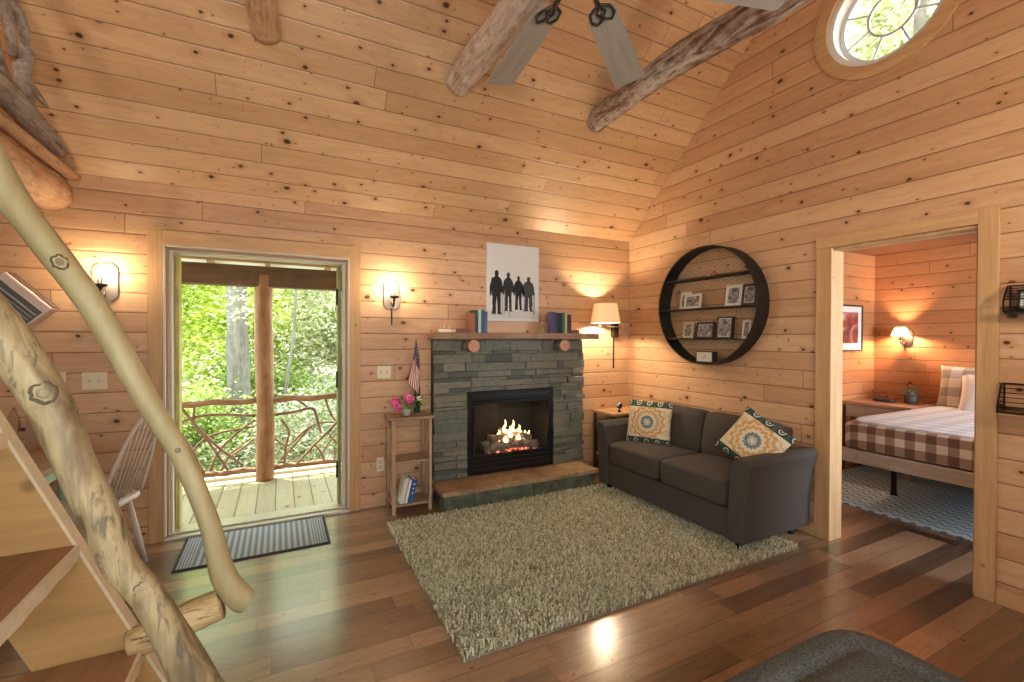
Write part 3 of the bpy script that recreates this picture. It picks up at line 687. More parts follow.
obj('glass_pane', MB().box((a0+.02, yy+.004, b0+.022), (a1-.02, yy+.008, b1-.03)), glass, fp)
m = MB(); q0, q1 = a0+.0, a1
ib = plain('firebox_lining', (.010, .011, .011), .8, var=.3)
D = .32
m.box((q0-.02, yy+.031, b0-.02), (q1+.02, D, b0)); m.box((q0-.02, yy+.031, b1), (q1+.02, D, b1+.02)); m.box((q0-.02, yy+.031, b0), (q0, D, b1)); m.box((q1, yy+.031, b0), (q1+.02, D, b1)); m.box((q0, D-.02, b0), (q1, D, b1))
obj('firebox_lining', m, ib, fp)
charM = NT('charred_log'); nz = charM.noise(charM.obj(), 30, 4, .7)
charM.set(charM.ramp(nz, [(.3, (.03, .022, .018)), (.5, (.16, .13, .10)), (.7, (.42, .37, .31))]), .9); charM.bump(nz, .01, 1); charM = charM.m
zb = b0
for q, (p, r) in enumerate([([(-.27, .02, zb+.05), (.02, .03, zb+.07), (.27, .0, zb+.05)], .042), ([(-.26, .11, zb+.06), (0, .12, zb+.07), (.25, .12, zb+.06)], .042), ([(-.20, .03, zb+.12), (-.02, .07, zb+.15), (.16, .12, zb+.14)], .032), ([(.22, .02, zb+.11), (.08, .07, zb+.15), (-.08, .13, zb+.18)], .028), ([(-.22, .07, zb+.15), (-.1, .05, zb+.13), (.02, .02, zb+.10)], .024)]):
    obj('fire_log', MB().tube([tuple(a) for a in spline(p, 5)], r, 12, jit=.25, seed=q), charM, fp, smooth=True)
em = NT('glowing_embers'); nz = em.noise(em.obj(), 60, 3, .7); em.set((.02, .01, .01), .9, Emission_Color=(1, .16, .07, 1)); em.put(em.b.inputs['Emission Strength'], em.ramp(nz, [(.45, 0.), (.62, 3.5)])); em = em.m
m = MB()
for i in range(90):
    m.sphere((rs.uniform(-.24, .26), rs.uniform(-.02, .14), zb+.008+rs.uniform(0, .02)), rs.uniform(.008, .018), 6)
obj('ember_bed', m, em, fp)
fl = NT('flame'); P = fl.xyz(fl.obj()); lw = fl.n('ShaderNodeLayerWeight'); lw.inputs[0].default_value = .35
fe = fl.n('ShaderNodeEmission'); ftr = fl.n('ShaderNodeBsdfTransparent'); fm = fl.n('ShaderNodeMixShader')
fl.put(fe.inputs[0], fl.ramp(lw.outputs['Facing'], [(0., (1, .70, .26)), (.6, (1, .42, .09)), (1., (1, .20, .03))])); fe.inputs[1].default_value = 7
fl.put(fm.inputs[0], fl.ramp(lw.outputs['Facing'], [(.1, 0.), (.85, 1.)])); fl.t.links.new(fe.outputs[0], fm.inputs[1]); fl.t.links.new(ftr.outputs[0], fm.inputs[2]); fl.t.links.new(fm.outputs[0], fl.out.inputs[0]); fl = fl.m
for (x, y, z, h, r) in ((-.04, .07, .15, .17, .030), (.05, .08, .15, .155, .028), (.11, .07, .14, .11, .030), (.0, .05, .13, .12, .034), (-.11, .06, .12, .10, .026), (.17, .07, .11, .08, .025), (-.17, .05, .11, .06, .022), (.22, .08, .11, .07, .016), (.08, .03, .10, .07, .028), (-.06, .02, .10, .06, .03)):
    pts = spline([(x, y, zb+z-.02, r*.45), (x+.006, y, zb+z+h*.14, r*.85), (x-.006, y, zb+z+h*.36, r*.55), (x+.012, y, zb+z+h*.62, r*.26), (x+.002, y, zb+z+h*.85, .001)], 5)
    obj('flame', MB().tube([p[:3] for p in pts], [max(p[3], .001) for p in pts], 10, jit=.25, seed=x*50), fl, fp, smooth=True)
light('fire_light', 'POINT', (1.95, 3.84, .55), 1.2, (1, .5, .2), shadow_soft_size=.06)
# hearth
hs = thing('stone_hearth', 'raised hearth bench with tan flagstone top in front of the fireplace', 'hearth', (1.9, 3.6, 0))
t = NT('tan_flagstone'); nz = t.noise(t.obj(), 7, 5, .65, .6); n2 = t.noise(t.obj(), 40, 3)
c = t.ramp(nz, [(.28, (.16, .10, .055)), (.42, (.30, .19, .10)), (.56, (.42, .27, .15)), (.72, (.34, .17, .09))]); c = t.mix(t.ramp(n2, [(.3, .5), (.7, 0.)]), c, (.14, .12, .08)); t.bump(nz, .01, .8); flag = t.set(c, .55)
HX0, HX1, HY0, HY1 = 1.135, 2.665, 3.435, 3.745
cuts = [HX0, 1.66, 2.10, 2.34, HX1]
for a, b in zip(cuts, cuts[1:]):
    n = 10; pts = [(a+.004+(b-a-.008)*i/n, HY0-.012+rs.uniform(-.008, .008)) for i in range(n+1)]
    pts = [(p[0]-1.9, p[1]-3.6) for p in pts]+[(b-.004-1.9+rs.uniform(0, .003), HY1-3.6), (a+.004-1.9, HY1-3.6)]
    obj('flagstone', MB().prism(pts, .135, .168+rs.uniform(-.002, .002)), flag, hs, bevel=.004)
m = MB(); X0h, X1h = HX0+.02, HX1-.05
t = NT('green_slate_base'); nz = t.noise(t.obj(), 14, 5, .65); c = t.ramp(nz, [(.3, (.035, .045, .034)), (.5, (.075, .095, .068)), (.7, (.15, .165, .11))]); t.bump(nz, .012, 1); gslate = t.set(c, .5)
x = X0h
while x < X1h-.01:
    w = rs.uniform(.2, .4); x2 = min(x+w, X1h)
    if X1h-x2 < .12: x2 = X1h
    m.box((x-1.9+.002, HY0-3.6+rs.uniform(.0, .01), 0), (x2-1.9-.002, HY0-3.6+.10, .134)); x = x2
m.box((X0h-1.9+.012, HY0-3.6+.06, 0), (X1h-1.9-.012, HY1-3.6, .134))
obj('slate_base', m, gslate, hs, bevel=.006)
# mantel
mt_ = thing('mantel_shelf', 'live-edge plank mantel shelf carried on two round log corbels', 'shelf', (1.93, 3.72, 1.40))
n = 24; pts = [(-.805+1.66*i/n, -.125+.010*sin(i*.9)+.007*sin(i*2.3)) for i in range(n+1)]
mwood = grain('mantel_plank', [(.17, .09, .055), (.27, .155, .09), (.37, .24, .15)], 'X', .9)
obj('plank', MB().prism([(-.79, .131)]+pts+[(.835, .131)], -.022, .035), mwood, mt_, bevel=.006)
for x in (-.458, .46):
    b = obj('corbel_log', MB().tube([(x, -.115, -.078), (x, .0, -.078)], .054, 24), darklog, mt_)
    obj('log_end', MB().tube([(x, -.119, -.078), (x, -.1155, -.078)], .050, 24), grain('cut_log_end', [(.36, .17, .09), (.50, .26, .15), (.58, .33, .2)], 'Y', 1., .6, .2), b)

# things on the mantel (top at z 1.435)
MZ = 1.4355
def book(x, y, z, w, d, h, col, label, group, lean=0, flat=False, cat='book', rough=.5, rz=0, pg=(.72, .68, .58)):
    """spine towards the viewer (-y); w = thickness"""
    b = thing('book', label, cat, (x, y, z), radians(rz), group)
    M = R('Y', lean) if not flat else Matrix.Identity(4)
    cv = plain('cover', col, rough)
    m = MB()
    if flat: m.box((0, 0, 0), (h, d, .003)); m.box((0, 0, w-.003), (h, d, w)); m.box((0, 0, .003), (h, .003, w-.003)); pgm = MB().box((.004, .0035, .0035), (h-.004, d-.004, w-.0035))
    else: m.box((0, 0, 0), (.003, d, h), M); m.box((w-.003, 0, 0), (w, d, h), M); m.box((.003, 0, 0), (w-.003, .003, h), M); pgm = MB().box((.0035, .0035, .003), (w-.0035, d-.004, h-.003), M)
    obj('cover', m, cv, b); obj('pages', pgm, plain('paper', pg, .8), b); return b
G1 = 'books standing on the left of the mantel'; G2 = 'books standing on the right of the mantel'
book(1.325, 3.64, MZ, .034, .12, .135, (.16, .035, .025), 'flat dark red book lying on the left of the mantel', G1, flat=True)
book(1.468, 3.66, MZ, .036, .11, .168, (.26, .10, .06), 'rust-coloured upright book, leftmost of the left mantel books', G1)
book(1.505, 3.67, MZ, .030, .11, .196, (.05, .03, .025), 'dark upright book with white top edge on the left of the mantel', G1, pg=(.85, .85, .82))
book(1.537, 3.66, MZ, .026, .11, .20, (.36, .58, .52), 'pale mint green upright book on the left of the mantel', G1)
book(1.565, 3.66, MZ, .03, .11, .198, (.02, .07, .16), 'dark blue upright book, second from right of the left mantel books', G1)
book(1.597, 3.665, MZ, .026, .11, .184, (.07, .11, .20), 'grey-blue upright book, rightmost of the left mantel books', G1, lean=1)
bb = book(2.235, 3.655, MZ, .028, .13, .20, (.07, .065, .19), 'large violet-blue book turned cover outward on the right of the mantel', G2, rz=-62)
book(2.40, 3.66, MZ, .030, .11, .195, (.04, .11, .10), 'dark teal upright book beside the violet-blue one on the mantel', G2, lean=0)
book(2.432, 3.66, MZ, .022, .11, .190, (.42, .44, .16), 'yellow-green upright book on the right of the mantel', G2)
book(2.456, 3.66, MZ, .045, .11, .180, (.045, .02, .012), 'dark brown upright book, rightmost of the upright mantel books', G2)
book(2.506, 3.66, MZ, .03, .10, .09, (.08, .03, .015), 'small dark brown book lying flat at the right end of the mantel', G2, flat=True)
hv = thing('candle_figurine', 'small white trinket tray at the left end of the mantel', 'ornament', (1.24, 3.68, MZ))
obj('tray', MB().box((-.055, -.02, 0), (.055, .02, .028)), plain('white_ceramic', (.78, .74, .66), .4), hv, bevel=.005)
for k in range(3): obj('knob', MB().lathe([(.012, .0285), (.014, .04), (.008, .052), (.012, .06)], 12, (-.035+k*.035, 0, 0)), plain('ornament_cream', (.62, .45, .25), .4), hv, smooth=True)

# canvas print
cv = thing('canvas_print', 'black and white canvas photo of four people standing in snow, above the mantel', 'picture', (1.9625, YB, 1.545))
obj('canvas', MB().box((-.272, -.030, 0), (.272, 0, .715)), plain('canvas_white', (.66, .66, .64), .8), cv, bevel=.003)
def blob(m, pts, y): m.prism(pts, y, y-.0006, 'xz')
def figure(x, z0, h, w, col, arm=0, sd=0):
    mk = plain('ink', col, .9, var=.6, scale=70); m = MB()
    def P(pts):
        out = []; n = len(pts)
        for i in range(n):
            for j in range(4):
                t = j/4; u = pts[i][0]*(1-t)+pts[(i+1) % n][0]*t; v = pts[i][1]*(1-t)+pts[(i+1) % n][1]*t
                k = Vector((u*7+sd, v*9, i*.3)); out.append((x+w*(u+.055*noise.noise(k)), z0+h*(v+.012*noise.noise(k*1.7))))
        m.prism(out, -.0310, -.0305, 'xz')
    P([(-.11, .87), (-.13, .91), (-.15, .955), (-.11, 1.0), (.0, 1.02), (.12, 1.0), (.15, .95), (.12, .90), (.10, .87)])
    P([(-.13, .885), (-.40, .82), (-.50, .70), (-.56, .55), (-.52, .42), (-.40, .43), (-.38, .54), (-.33, .40), (.32, .40), (.36, .52), (.46+arm, .44), (.56+arm*.8, .52), (.50, .68), (.40, .81), (.14, .885)])
    P([(-.33, .41), (-.02, .41), (-.06, .2), (-.04, .03), (-.02, 0), (-.40, 0), (-.36, .04), (-.34, .22)])
    P([(.02, .41), (.33, .41), (.34, .22), (.34, .04), (.46, -.005), (.10, -.01), (.08, .2)])
    return obj('printed_person', m, mk, cv)
figure(-.178, .065, .395, .125, (.02, .02, .022), 0, 1)
figure(-.057, .095, .355, .105, (.03, .03, .032), .1, 7)
figure(.050, .110, .312, .100, (.018, .018, .02), .12, 3)
figure(.158, .098, .322, .125, (.055, .057, .06), -.05, 5)
polem = []
for (x, z0, z1) in ((-.12, .05, .26), (-.10, .055, .24), (-.045, .04, .22), (.11, .09, .30), (.215, .07, .30), (.225, .07, .28)):
    polem.append(MB().box((x-.0025, -.0309, z0), (x+.0025, -.0305, z1)))
for _m in polem: obj('printed_pole', _m, plain('ink_grey', (.15, .15, .16), .9), cv)
m = MB().prism([(-.27, .02), (.27, .03), (.27, .10), (.1, .115), (-.1, .10), (-.27, .095)], -.03045, -.0302, 'xz'); obj('printed_snow', m, plain('snow_grey', (.58, .58, .57), .9, var=.08, scale=18), cv)

# ------------------------------------------------------------------ narrow bookshelf
bs = thing('narrow_bookshelf', 'narrow brown wooden shelf stand with crossed side slats left of the fireplace', 'shelf', (.945, 3.71, 0))
bw = grain('weathered_shelf_wood', [(.26, .17, .10), (.38, .26, .16), (.47, .34, .22)], 'Z'); bwx = grain('weathered_shelf_board', [(.22, .14, .08), (.33, .21, .13), (.42, .29, .18)], 'X')
for sx in (-1, 1):
    for sy in (-1, 1): obj('post', MB().cbox((sx*.146, sy*.108, .37), (.026, .026, .74)), bw, bs, bevel=.002)
    for z0, z1 in ((.09, .40), (.43, .73)):
        for f in (0, 1):
            a, b = ((-.095, z0), (.095, z1)) if f else ((-.095, z1), (.095, z0))
            off = sx*(.146+(.004 if f else -.004)); m = MB().tube([(off, a[0], a[1]), (off, b[0], b[1])], .0075, 4); obj('cross_slat', m, bw, bs)
    for z in (.075, .415): obj('side_rail', MB().cbox((sx*.146, 0, z), (.018, .19, .022)), bw, bs)
obj('top_board', MB().box((-.175, -.135, .741), (.175, .135, .762)), bwx, bs, bevel=.003)
for z in (.405, .065): obj('shelf_board', MB().box((-.132, -.115, z-.009), (.132, .115, z+.009)), bwx, bs, bevel=.002)
G = 'books on the narrow shelf'
book(.850, 3.615, .0745, .030, .15, .20, (.62, .66, .58), 'pale grey-white book leaning at the left in the narrow shelf', G, lean=12)
book(.886, 3.615, .0745, .020, .15, .185, (.75, .76, .72), 'slim white book leaning between the pale and the blue ones in the narrow shelf', G, lean=13)
b = book(.912, 3.615, .0745, .040, .15, .185, (.01, .09, .30), 'thick bright blue book leaning at the right in the narrow shelf', G, lean=13)
for k in range(3): obj('spine_spot', MB().tube([(.02, -.0015, .08+k*.035), (.02, -.0002, .08+k*.035)], .006, 10, M=R('Y', 13)), plain('white_spot', (.8, .85, .9), .5), b)
# flowers in a jar
BZt = .7625
ja = thing('flower_jar', 'small glass jar of pink peonies and green leaves on the narrow shelf', 'flowers', (.92, 3.68, BZt))
obj('jar', MB().lathe([(.026, 0), (.034, .012), (.034, .05), (.024, .062), (.026, .07)], 18), plain('green_grey_glass', (.36, .42, .36), .15), ja, smooth=True)
pk = NT('pink_petals'); pk.set(pk.ramp(pk.noise(pk.obj(), 40, 3), [(.3, (.50, .03, .16)), (.55, (.80, .14, .36)), (.75, (.92, .42, .60))]), .7); pk = pk.m
def bloom(x, y, z, r):
    m = MB(); q = random.Random(int(x*999))
    for i in range(46):
        a = i*2.4; ph = math.acos(1-1.5*(i+.5)/46)
        d = Vector((sin(ph)*cos(a), sin(ph)*sin(a), cos(ph))); rr = r*(.62+.38*q.random())
        M = T(x, y, z) @ T(*(d*rr*.75)) @ d.to_track_quat('Z', 'Y').to_matrix().to_4x4()
        m.superbox((0, 0, 0), (r*.62, r*.42, r*.22), 1., 8, None, M @ R('Z', q.uniform(0, 180)))
    m.sphere((x, y, z), r*.72, 12)
    obj('bloom', m, pk, ja, smooth=True)
bloom(.015, -.01, .135, .058); bloom(-.095, .0, .115, .045); bloom(-.075, -.02, .07, .04)
gr = plain('leaf_green', (.08, .20, .04), .5, var=.5, scale=30); m = MB(); q = random.Random(5)
for i in range(46):
    a = q.uniform(0, 2*pi); rr = q.uniform(.02, .13); x, y, z = rr*cos(a)+.01, rr*sin(a)*.6, q.uniform(.06, .15)
    M = T(x, y, z) @ Euler((q.uniform(-1, 1), q.uniform(-1, 1), a)).to_matrix().to_4x4()
    m.add([(0, 0, 0), (.022, .011, .004), (.048, 0, -.002), (.022, -.011, .004)], [(0, 1, 2, 3)], M)
for i in range(6): m.tube([(0, 0, .02), (q.uniform(-.06, .06), q.uniform(-.03, .03), .11)], .002, 5)
obj('leaves', m, gr, ja)
m = MB(); q = random.Random(8)
for i in range(24):
    a = q.uniform(0, 2*pi); M = T(.10+.012*cos(a), -.01, .13+q.uniform(-.014, .02)) @ R('Z', math.degrees(a))
    m.superbox((0, 0, 0), (.03, .018, .01), 1., 8, None, M)
obj('cream_bloom', m, plain('cream_petals', (.62, .66, .40), .6, var=.3), ja, smooth=True)
# small flag
fg = thing('small_flag', 'small stars and stripes flag on a stick beside the fireplace', 'flag', (.985, 3.735, BZt))
m = MB().tube([(.0, 0, 0), (.015, 0, .34), (.022, 0, .62)], .004, 8); m.sphere((.022, 0, .625), .007, 8); obj('stick', m, plain('gold_stick', (.45, .30, .12), .4), fg, smooth=True)
m = MB(); nu, nv = 14, 13
def fpnt(u, v):   # u along the fly (hanging down), v across the stripes
    x = .022+(-.055*u)+(.098*v*(.35+.65*u))-.012*u*u; z = .615-.36*u-.115*v*(1-.15*u)
    return (x-.008*(1-u)*v, -.012*sin(u*5+v*6)-.006, z)
vs = [fpnt(i/nu, j/nv) for i in range(nu+1) for j in range(nv+1)]
m.v = vs
for i in range(nu):
    for j in range(nv):
        m.f.append((i*(nv+1)+j, (i+1)*(nv+1)+j, (i+1)*(nv+1)+j+1, i*(nv+1)+j+1))
        u = (i+.5)/nu; m.mi.append(2 if (u < .42 and j < 13*(.92)) else (0 if j % 2 == 0 else 1))
flg = obj('cloth', m, [plain('flag_red', (.34, .03, .035), .7), plain('flag_white', (.72, .66, .60), .7), plain('flag_blue', (.035, .05, .11), .7)], fg, smooth=True)
s_ = flg.modifiers.new('thick', 'SOLIDIFY'); s_.thickness = .001
m = MB(); q = random.Random(3)
for i in range(22):
    u, v = .05+.32*(i % 5)/4, .1+.75*(i//5)/4; p = fpnt(u, v); m.cbox((p[0], p[1]-.0016, p[2]), (.005, .0012, .005), None)
obj('stars', m, plain('star_white', (.5, .5, .5), .7), fg)
tag(obj('tall_bottle', MB().lathe([(.028, 0), (.030, .01), (.030, .20), (.024, .235), (.013, .25), (.013, .285)], 20), plain('dark_green_glass', (.012, .045, .028), .25), smooth=True, loc=(1.03, 3.795, BZt)), 'tall dark green bottle at the back of the narrow shelf behind the flag', 'bottle')

# ------------------------------------------------------------------ rugs and mats
def np_rug():
    import numpy as np
    rg = np.random.default_rng(3); x0, x1, y0, y1 = .705, 3.075, 1.83, 3.425
    sp = .0130; nx, ny = int((x1-x0)/sp), int((y1-y0)/sp)
    V = []; F = []
    gx, gy = np.meshgrid(np.arange(nx), np.arange(ny)); gx = gx.ravel(); gy = gy.ravel(); N = len(gx)
    px = x0+(gx+rg.uniform(0, 1, N))*sp; py = y0+(gy+rg.uniform(0, 1, N))*sp
    ang = rg.uniform(0, 2*np.pi, N); ln = rg.uniform(.008, .018, N); h = rg.uniform(.022, .034, N); r = rg.uniform(.0032, .0052, N)
    segs = 4; verts = np.zeros((N, segs, 4, 3))
    for s in range(segs):
        t = s/(segs-1); cx = px+np.cos(ang)*ln*t**1.6; cy = py+np.sin(ang)*ln*t**1.6; cz = .004+h*np.sin(t*np.pi*.62)/.93
        rr = r*(1.0, 1.15, 1.1, .55)[s]
        for j in range(4):
            a = ang+j*np.pi/2+.4
            verts[:, s, j, 0] = cx+rr*np.cos(a); verts[:, s, j, 1] = cy+rr*np.sin(a); verts[:, s, j, 2] = cz+(.0015*np.cos(a-ang) if s else 0)
    verts = verts.reshape(-1, 3); base = np.arange(N)*segs*4; fs = []
    for s in range(segs-1):
        for j in range(4):
            fs.append(np.stack([base+s*4+j, base+s*4+(j+1) % 4, base+(s+1)*4+(j+1) % 4, base+(s+1)*4+j], 1))
    fs.append(np.stack([base+(segs-1)*4+j for j in range(4)], 1))
    fs = np.concatenate(fs)
    me = bpy.data.meshes.new('pile'); me.vertices.add(len(verts)); me.vertices.foreach_set('co', (verts-np.array([1.89, 2.63, 0])).ravel())
    me.loops.add(fs.size); me.loops.foreach_set('vertex_index', fs.ravel().astype('int32')); me.polygons.add(len(fs))
    me.polygons.foreach_set('loop_start', np.arange(0, fs.size, 4, dtype='int32')); me.polygons.foreach_set('use_smooth', np.ones(len(fs), bool))
    me.update(calc_edges=True); me.validate(); return me
t = NT('shag_yarn'); gi = t.n('ShaderNodeNewGeometry').outputs['Random Per Island']
shag = t.set(t.ramp(gi, [(0., (.22, .22, .13)), (.25, (.40, .40, .265)), (.6, (.56, .56, .39)), (1., (.76, .75, .58))]), .9)
sr = thing('shag_rug', 'large cream-beige shag rug in front of the hearth and under the sofa', 'rug', (1.89, 2.63, 0))
obj('backing', MB().box((-1.185, -.80, .001), (1.185, .795, .009)), plain('rug_backing', (.22, .20, .14), .95), sr)
obj('pile', np_rug(), [], sr).data.materials.append(shag)
def bands(name, base, lights, axis, freq, u, seed=0):
    t = NT(name); P = t.xyz(t.obj()); return t, P
t, P = bands('grey_braided_mat', 0, 0, 0, 0, 0)
sx_ = t.math('SINE', t.math('MULTIPLY', P[0], 2*pi/.036)); sy_ = t.math('SINE', t.math('ADD', t.math('MULTIPLY', P[1], 2*pi/.030), t.math('MULTIPLY', sx_, 2.4)))
pt = t.ramp(t.math('MULTIPLY', t.math('ADD', t.math('ADD', sx_, sy_), 2.), .25), [(.25, (.09, .12, .15)), (.50, (.25, .30, .34)), (.75, (.50, .54, .55))])
ln = t.ramp(t.math('ABSOLUTE', t.math('SINE', t.math('MULTIPLY', P[0], pi/.017))), [(.35, (.10, .13, .16)), (.6, (.36, .41, .44))])
edge = t.math('GREATER_THAN', t.math('ABSOLUTE', P[0]), .335)
c = t.mix(edge, pt, ln); brd = t.math('GREATER_THAN', t.math('MAXIMUM', t.math('DIVIDE', t.math('ABSOLUTE', P[0]), .433), t.math('DIVIDE', t.math('ABSOLUTE', P[1]), .247)), .972)
c = t.mix(brd, c, (.035, .045, .06)); t.bump(sy_, .002, .5); matM = t.set(c, .85)
tag(obj('door_mat', MB().box((-.440, -.250, .0), (.440, .250, .010)), matM, bevel=.003, loc=(-.131, 3.555, .0005)), 'grey-blue woven door mat in front of the front doorway', 'mat')
t, P = bands('blue_woven_rug', 0, 0, 0, 0, 0)
zig = t.math('ABSOLUTE', t.math('SUBTRACT', t.math('FRACT', t.math('DIVIDE', P[1], .09)), .5))
w = t.math('FRACT', t.math('DIVIDE', t.math('ADD', P[0], t.math('MULTIPLY', zig, .09)), .085)); band = t.white(t.math('FLOOR', t.math('DIVIDE', P[0], .17)), '1D')
c = t.ramp(w, [(.0, (.03, .06, .14)), (.22, (.06, .20, .42)), (.34, (.70, .82, .86)), (.62, (.22, .50, .70)), (.8, (.80, .86, .84)), (1., (.60, .72, .76))]); c = t.mix(t.math('MULTIPLY', band, .40), c, (.10, .30, .50)); brugM = t.set(t.mix(.12, c, (.20, .55, .80)), .9)
tag(obj('woven_rug', MB().box((-.85, -1.35, 0), (.85, 1.15, .010)), brugM, bevel=.003, loc=(5.09, 1.55, .0005)), 'blue patterned woven rug under the bed in the next room', 'rug')
vm = MB(); vm.box((-.04, -.15, 0), (.04, .15, .004)); tag(obj('floor_vent', vm, plain('vent_brown', (.06, .035, .022), .5, .3), loc=(4.10, 1.52, .0005)), 'dark slotted floor vent just past the bedroom doorway', 'vent')

# ------------------------------------------------------------------ sofa
t = NT('charcoal_fabric'); nz = t.noise(t.obj(), 260, 2, .6); n2 = t.noise(t.obj(), 6, 3)
c = t.mix(nz, (.034, .028, .0235), (.070, .059, .050)); t.bump(nz, .0012, .5); fab = t.set(c, .92)
so = thing('loveseat_sofa', 'dark grey two-seat fabric sofa against the right wall', 'sofa', (3.0, 2.66, 0))
sx = lambda x: x-3.0
sy = lambda y: y-2.66
obj('base', MB().box((-.345, -.63, .065), (.30, .62, .262)), fab, so, bevel=.012, seg=3)
obj('back_frame', MB().prism([(.14, .262), (.30, .262), (.345, .72), (.335, .745), (.25, .745), (.22, .72)], -.625, .615, 'xz'), fab, so, bevel=.015, seg=3)
def arm_mb(s):
    y0 = -.625 if s < 0 else .615
    pr = [(0, .065), (.115, .065), (.125, .30), (.15, .50), (.175, .585), (.168, .615), (.13, .628), (.07, .622), (.035, .59), (.012, .50), (0, .30)]
    return MB().prism([(y0+s*p[0], p[1]) for p in pr], -.375, .352, 'yz')
for s in (-1, 1): obj('armrest', arm_mb(s), fab, so, bevel=.02, seg=4, smooth=False)
def seat_fn(x, y, z): return (0, 0, .022*max(0, z)*(1-x*x)*(1-y*y))
for s in (-1, 1):
    m = MB().superbox((-.105, s*.3085-.005, .362), (.56, .612, .190), .22, 44, seat_fn); obj('seat_cushion', m, fab, so, smooth=True)
def back_fn(x, y, z):
    r2 = (y-0)**2*2.2+(z-.15)**2*2.2; d = math.exp(-r2*26)
    return ((-.05*(1-y*y)*(1-z*z)+.055*d) if x < 0 else 0, 0, 0)
btn = plain('button', (.05, .048, .046), .9)
for s in (-1, 1):
    M = T(.185, s*.3085-.005, .600) @ R('Y', 11)
    cu = obj('back_cushion', MB().superbox((0, 0, 0), (.17, .612, .385), .28, 72, back_fn, M), fab, so, smooth=True)
    obj('button', MB().superbox((-.083, 0, .029), (.014, .024, .024), 1., 12, None, M), btn, cu, smooth=True)
for x in (-.30, .26):
    for y in (-.66, .66): obj('foot', MB().lathe([(.018, 0), (.026, .064)], 12, (x, y, .0)), black, so)
# patterned pillows
def pillow_mat(name, band_axis):
    t = NT(name); P = t.xyz(t.obj()); u, v = P[0], P[2]
    v0 = v
    def ringpat(cu, cv_, k, petals, col_c):
        du = t.math('SUBTRACT', u, cu); dv = t.math('SUBTRACT', v, cv_)
        r = t.math('SQRT', t.math('ADD', t.math('MULTIPLY', du, du), t.math('MULTIPLY', dv, dv)))
        a = t.math('ARCTAN2', dv, du); return r, a
    r, a = ringpat(0., 0., 0, 0, 0)
    rw = t.math('MULTIPLY', r, t.math('ADD', 1., t.math('MULTIPLY', t.math('SINE', t.math('MULTIPLY', a, 14.)), .07)))
    cream = (.62, .56, .40); och = (.50, .29, .10); blue = (.10, .17, .20)
    c = t.ramp(t.math('DIVIDE', rw, .20), [(0., cream), (.08, blue), (.10, cream), (.13, cream), (.14, blue), (.27, blue), (.28, cream), (.40, cream), (.41, och), (.52, och), (.53, cream), (.58, cream), (.59, och), (.72, och), (.73, cream), (1., cream)], 'CONSTANT')
    vo = t.n('ShaderNodeTexVoronoi', voronoi_dimensions='2D', feature='F1'); t.put(vo.inputs['Vector'], t.comb(u, v, 0.)); vo.inputs['Scale'].default_value = 13
    dots = t.ramp(vo.outputs['Distance'], [(0., 1.), (.10, 0.), (.22, 1.), (.34, 0.)], 'CONSTANT')
    far = t.math('GREATER_THAN', r, .155); c = t.mix(t.math('MULTIPLY', far, t.math('MULTIPLY', dots, .8)), c, och)
    fine = t.noise(t.comb(u, v, 0.), 90, 2); c = t.mix(t.ramp(fine, [(.55, 0.), (.62, .5)]), c, (.72, .68, .55))
    # side bands with pale rings
    dark = (.012, .035, .030); bv = t.math('SUBTRACT', t.math('ABSOLUTE', v0), .170)
    fu = t.math('SUBTRACT', t.math('FRACT', t.math('ADD', t.math('DIVIDE', u, .095), .5)), .5)
    rb = t.math('SQRT', t.math('ADD', t.math('POWER', t.math('MULTIPLY', fu, .095), 2.), t.math('POWER', bv, 2.)))
    bc = t.ramp(t.math('DIVIDE', rb, .04), [(0., (.45, .45, .25)), (.16, dark), (.40, (.50, .50, .42)), (.60, dark), (1., (.03, .07, .05))], 'CONSTANT')
    isb = t.math('GREATER_THAN', t.math('ABSOLUTE', v0), .135)
    c = t.mix(isb, c, bc); t.bump(fine, .001, .4); return t.set(c, .9)
pm = pillow_mat('suzani_pattern', 0)
def pillow(label, loc, rot, w=.40, h=.40, th=.13):
    m = MB(); n = 26
    for s in (-1, 1):
        vs = []; 
        for i in range(n+1):
            for j in range(n+1):
                u, v = -1+2*i/n, -1+2*j/n
                z = (max(0, 1-abs(u)**2.6)*max(0, 1-abs(v)**2.6))**.55
                sh = 1-.045*(1-abs(v))*0-.05*(1-v*v)*abs(u)**3-0; sv = 1-.05*(1-u*u)*abs(v)**3
                vs.append((u*w/2*sh, s*th/2*z, v*h/2*sv))
        fs = [(i*(n+1)+j, (i+1)*(n+1)+j, (i+1)*(n+1)+j+1, i*(n+1)+j+1) for i in range(n) for j in range(n)]
        if s > 0: fs = [f[::-1] for f in fs]
        m.add(vs, fs)
    o = obj('throw_pillow', m, pm, smooth=True, weld=True, loc=loc); o.rotation_euler = rot
    return tag(o, label, 'pillow', 'patterned throw pillows on the sofa')
# pillow faces point to -y locally; turned to face -x and leaned back
def prot(roll, yaw, lean):
    Mx = Matrix.Rotation(radians(yaw), 4, 'Z') @ Matrix.Rotation(radians(lean), 4, 'X') @ Matrix.Rotation(radians(roll), 4, 'Y'); return Mx.to_euler()
pillow('upright ochre and cream patterned pillow at the far left end of the sofa', (2.95, 3.085, .635), prot(0, -62, -14))
pillow('tilted ochre and cream patterned pillow at the near right end of the sofa', (2.955, 2.075, .668), prot(33, -66, -20), .37, .37)

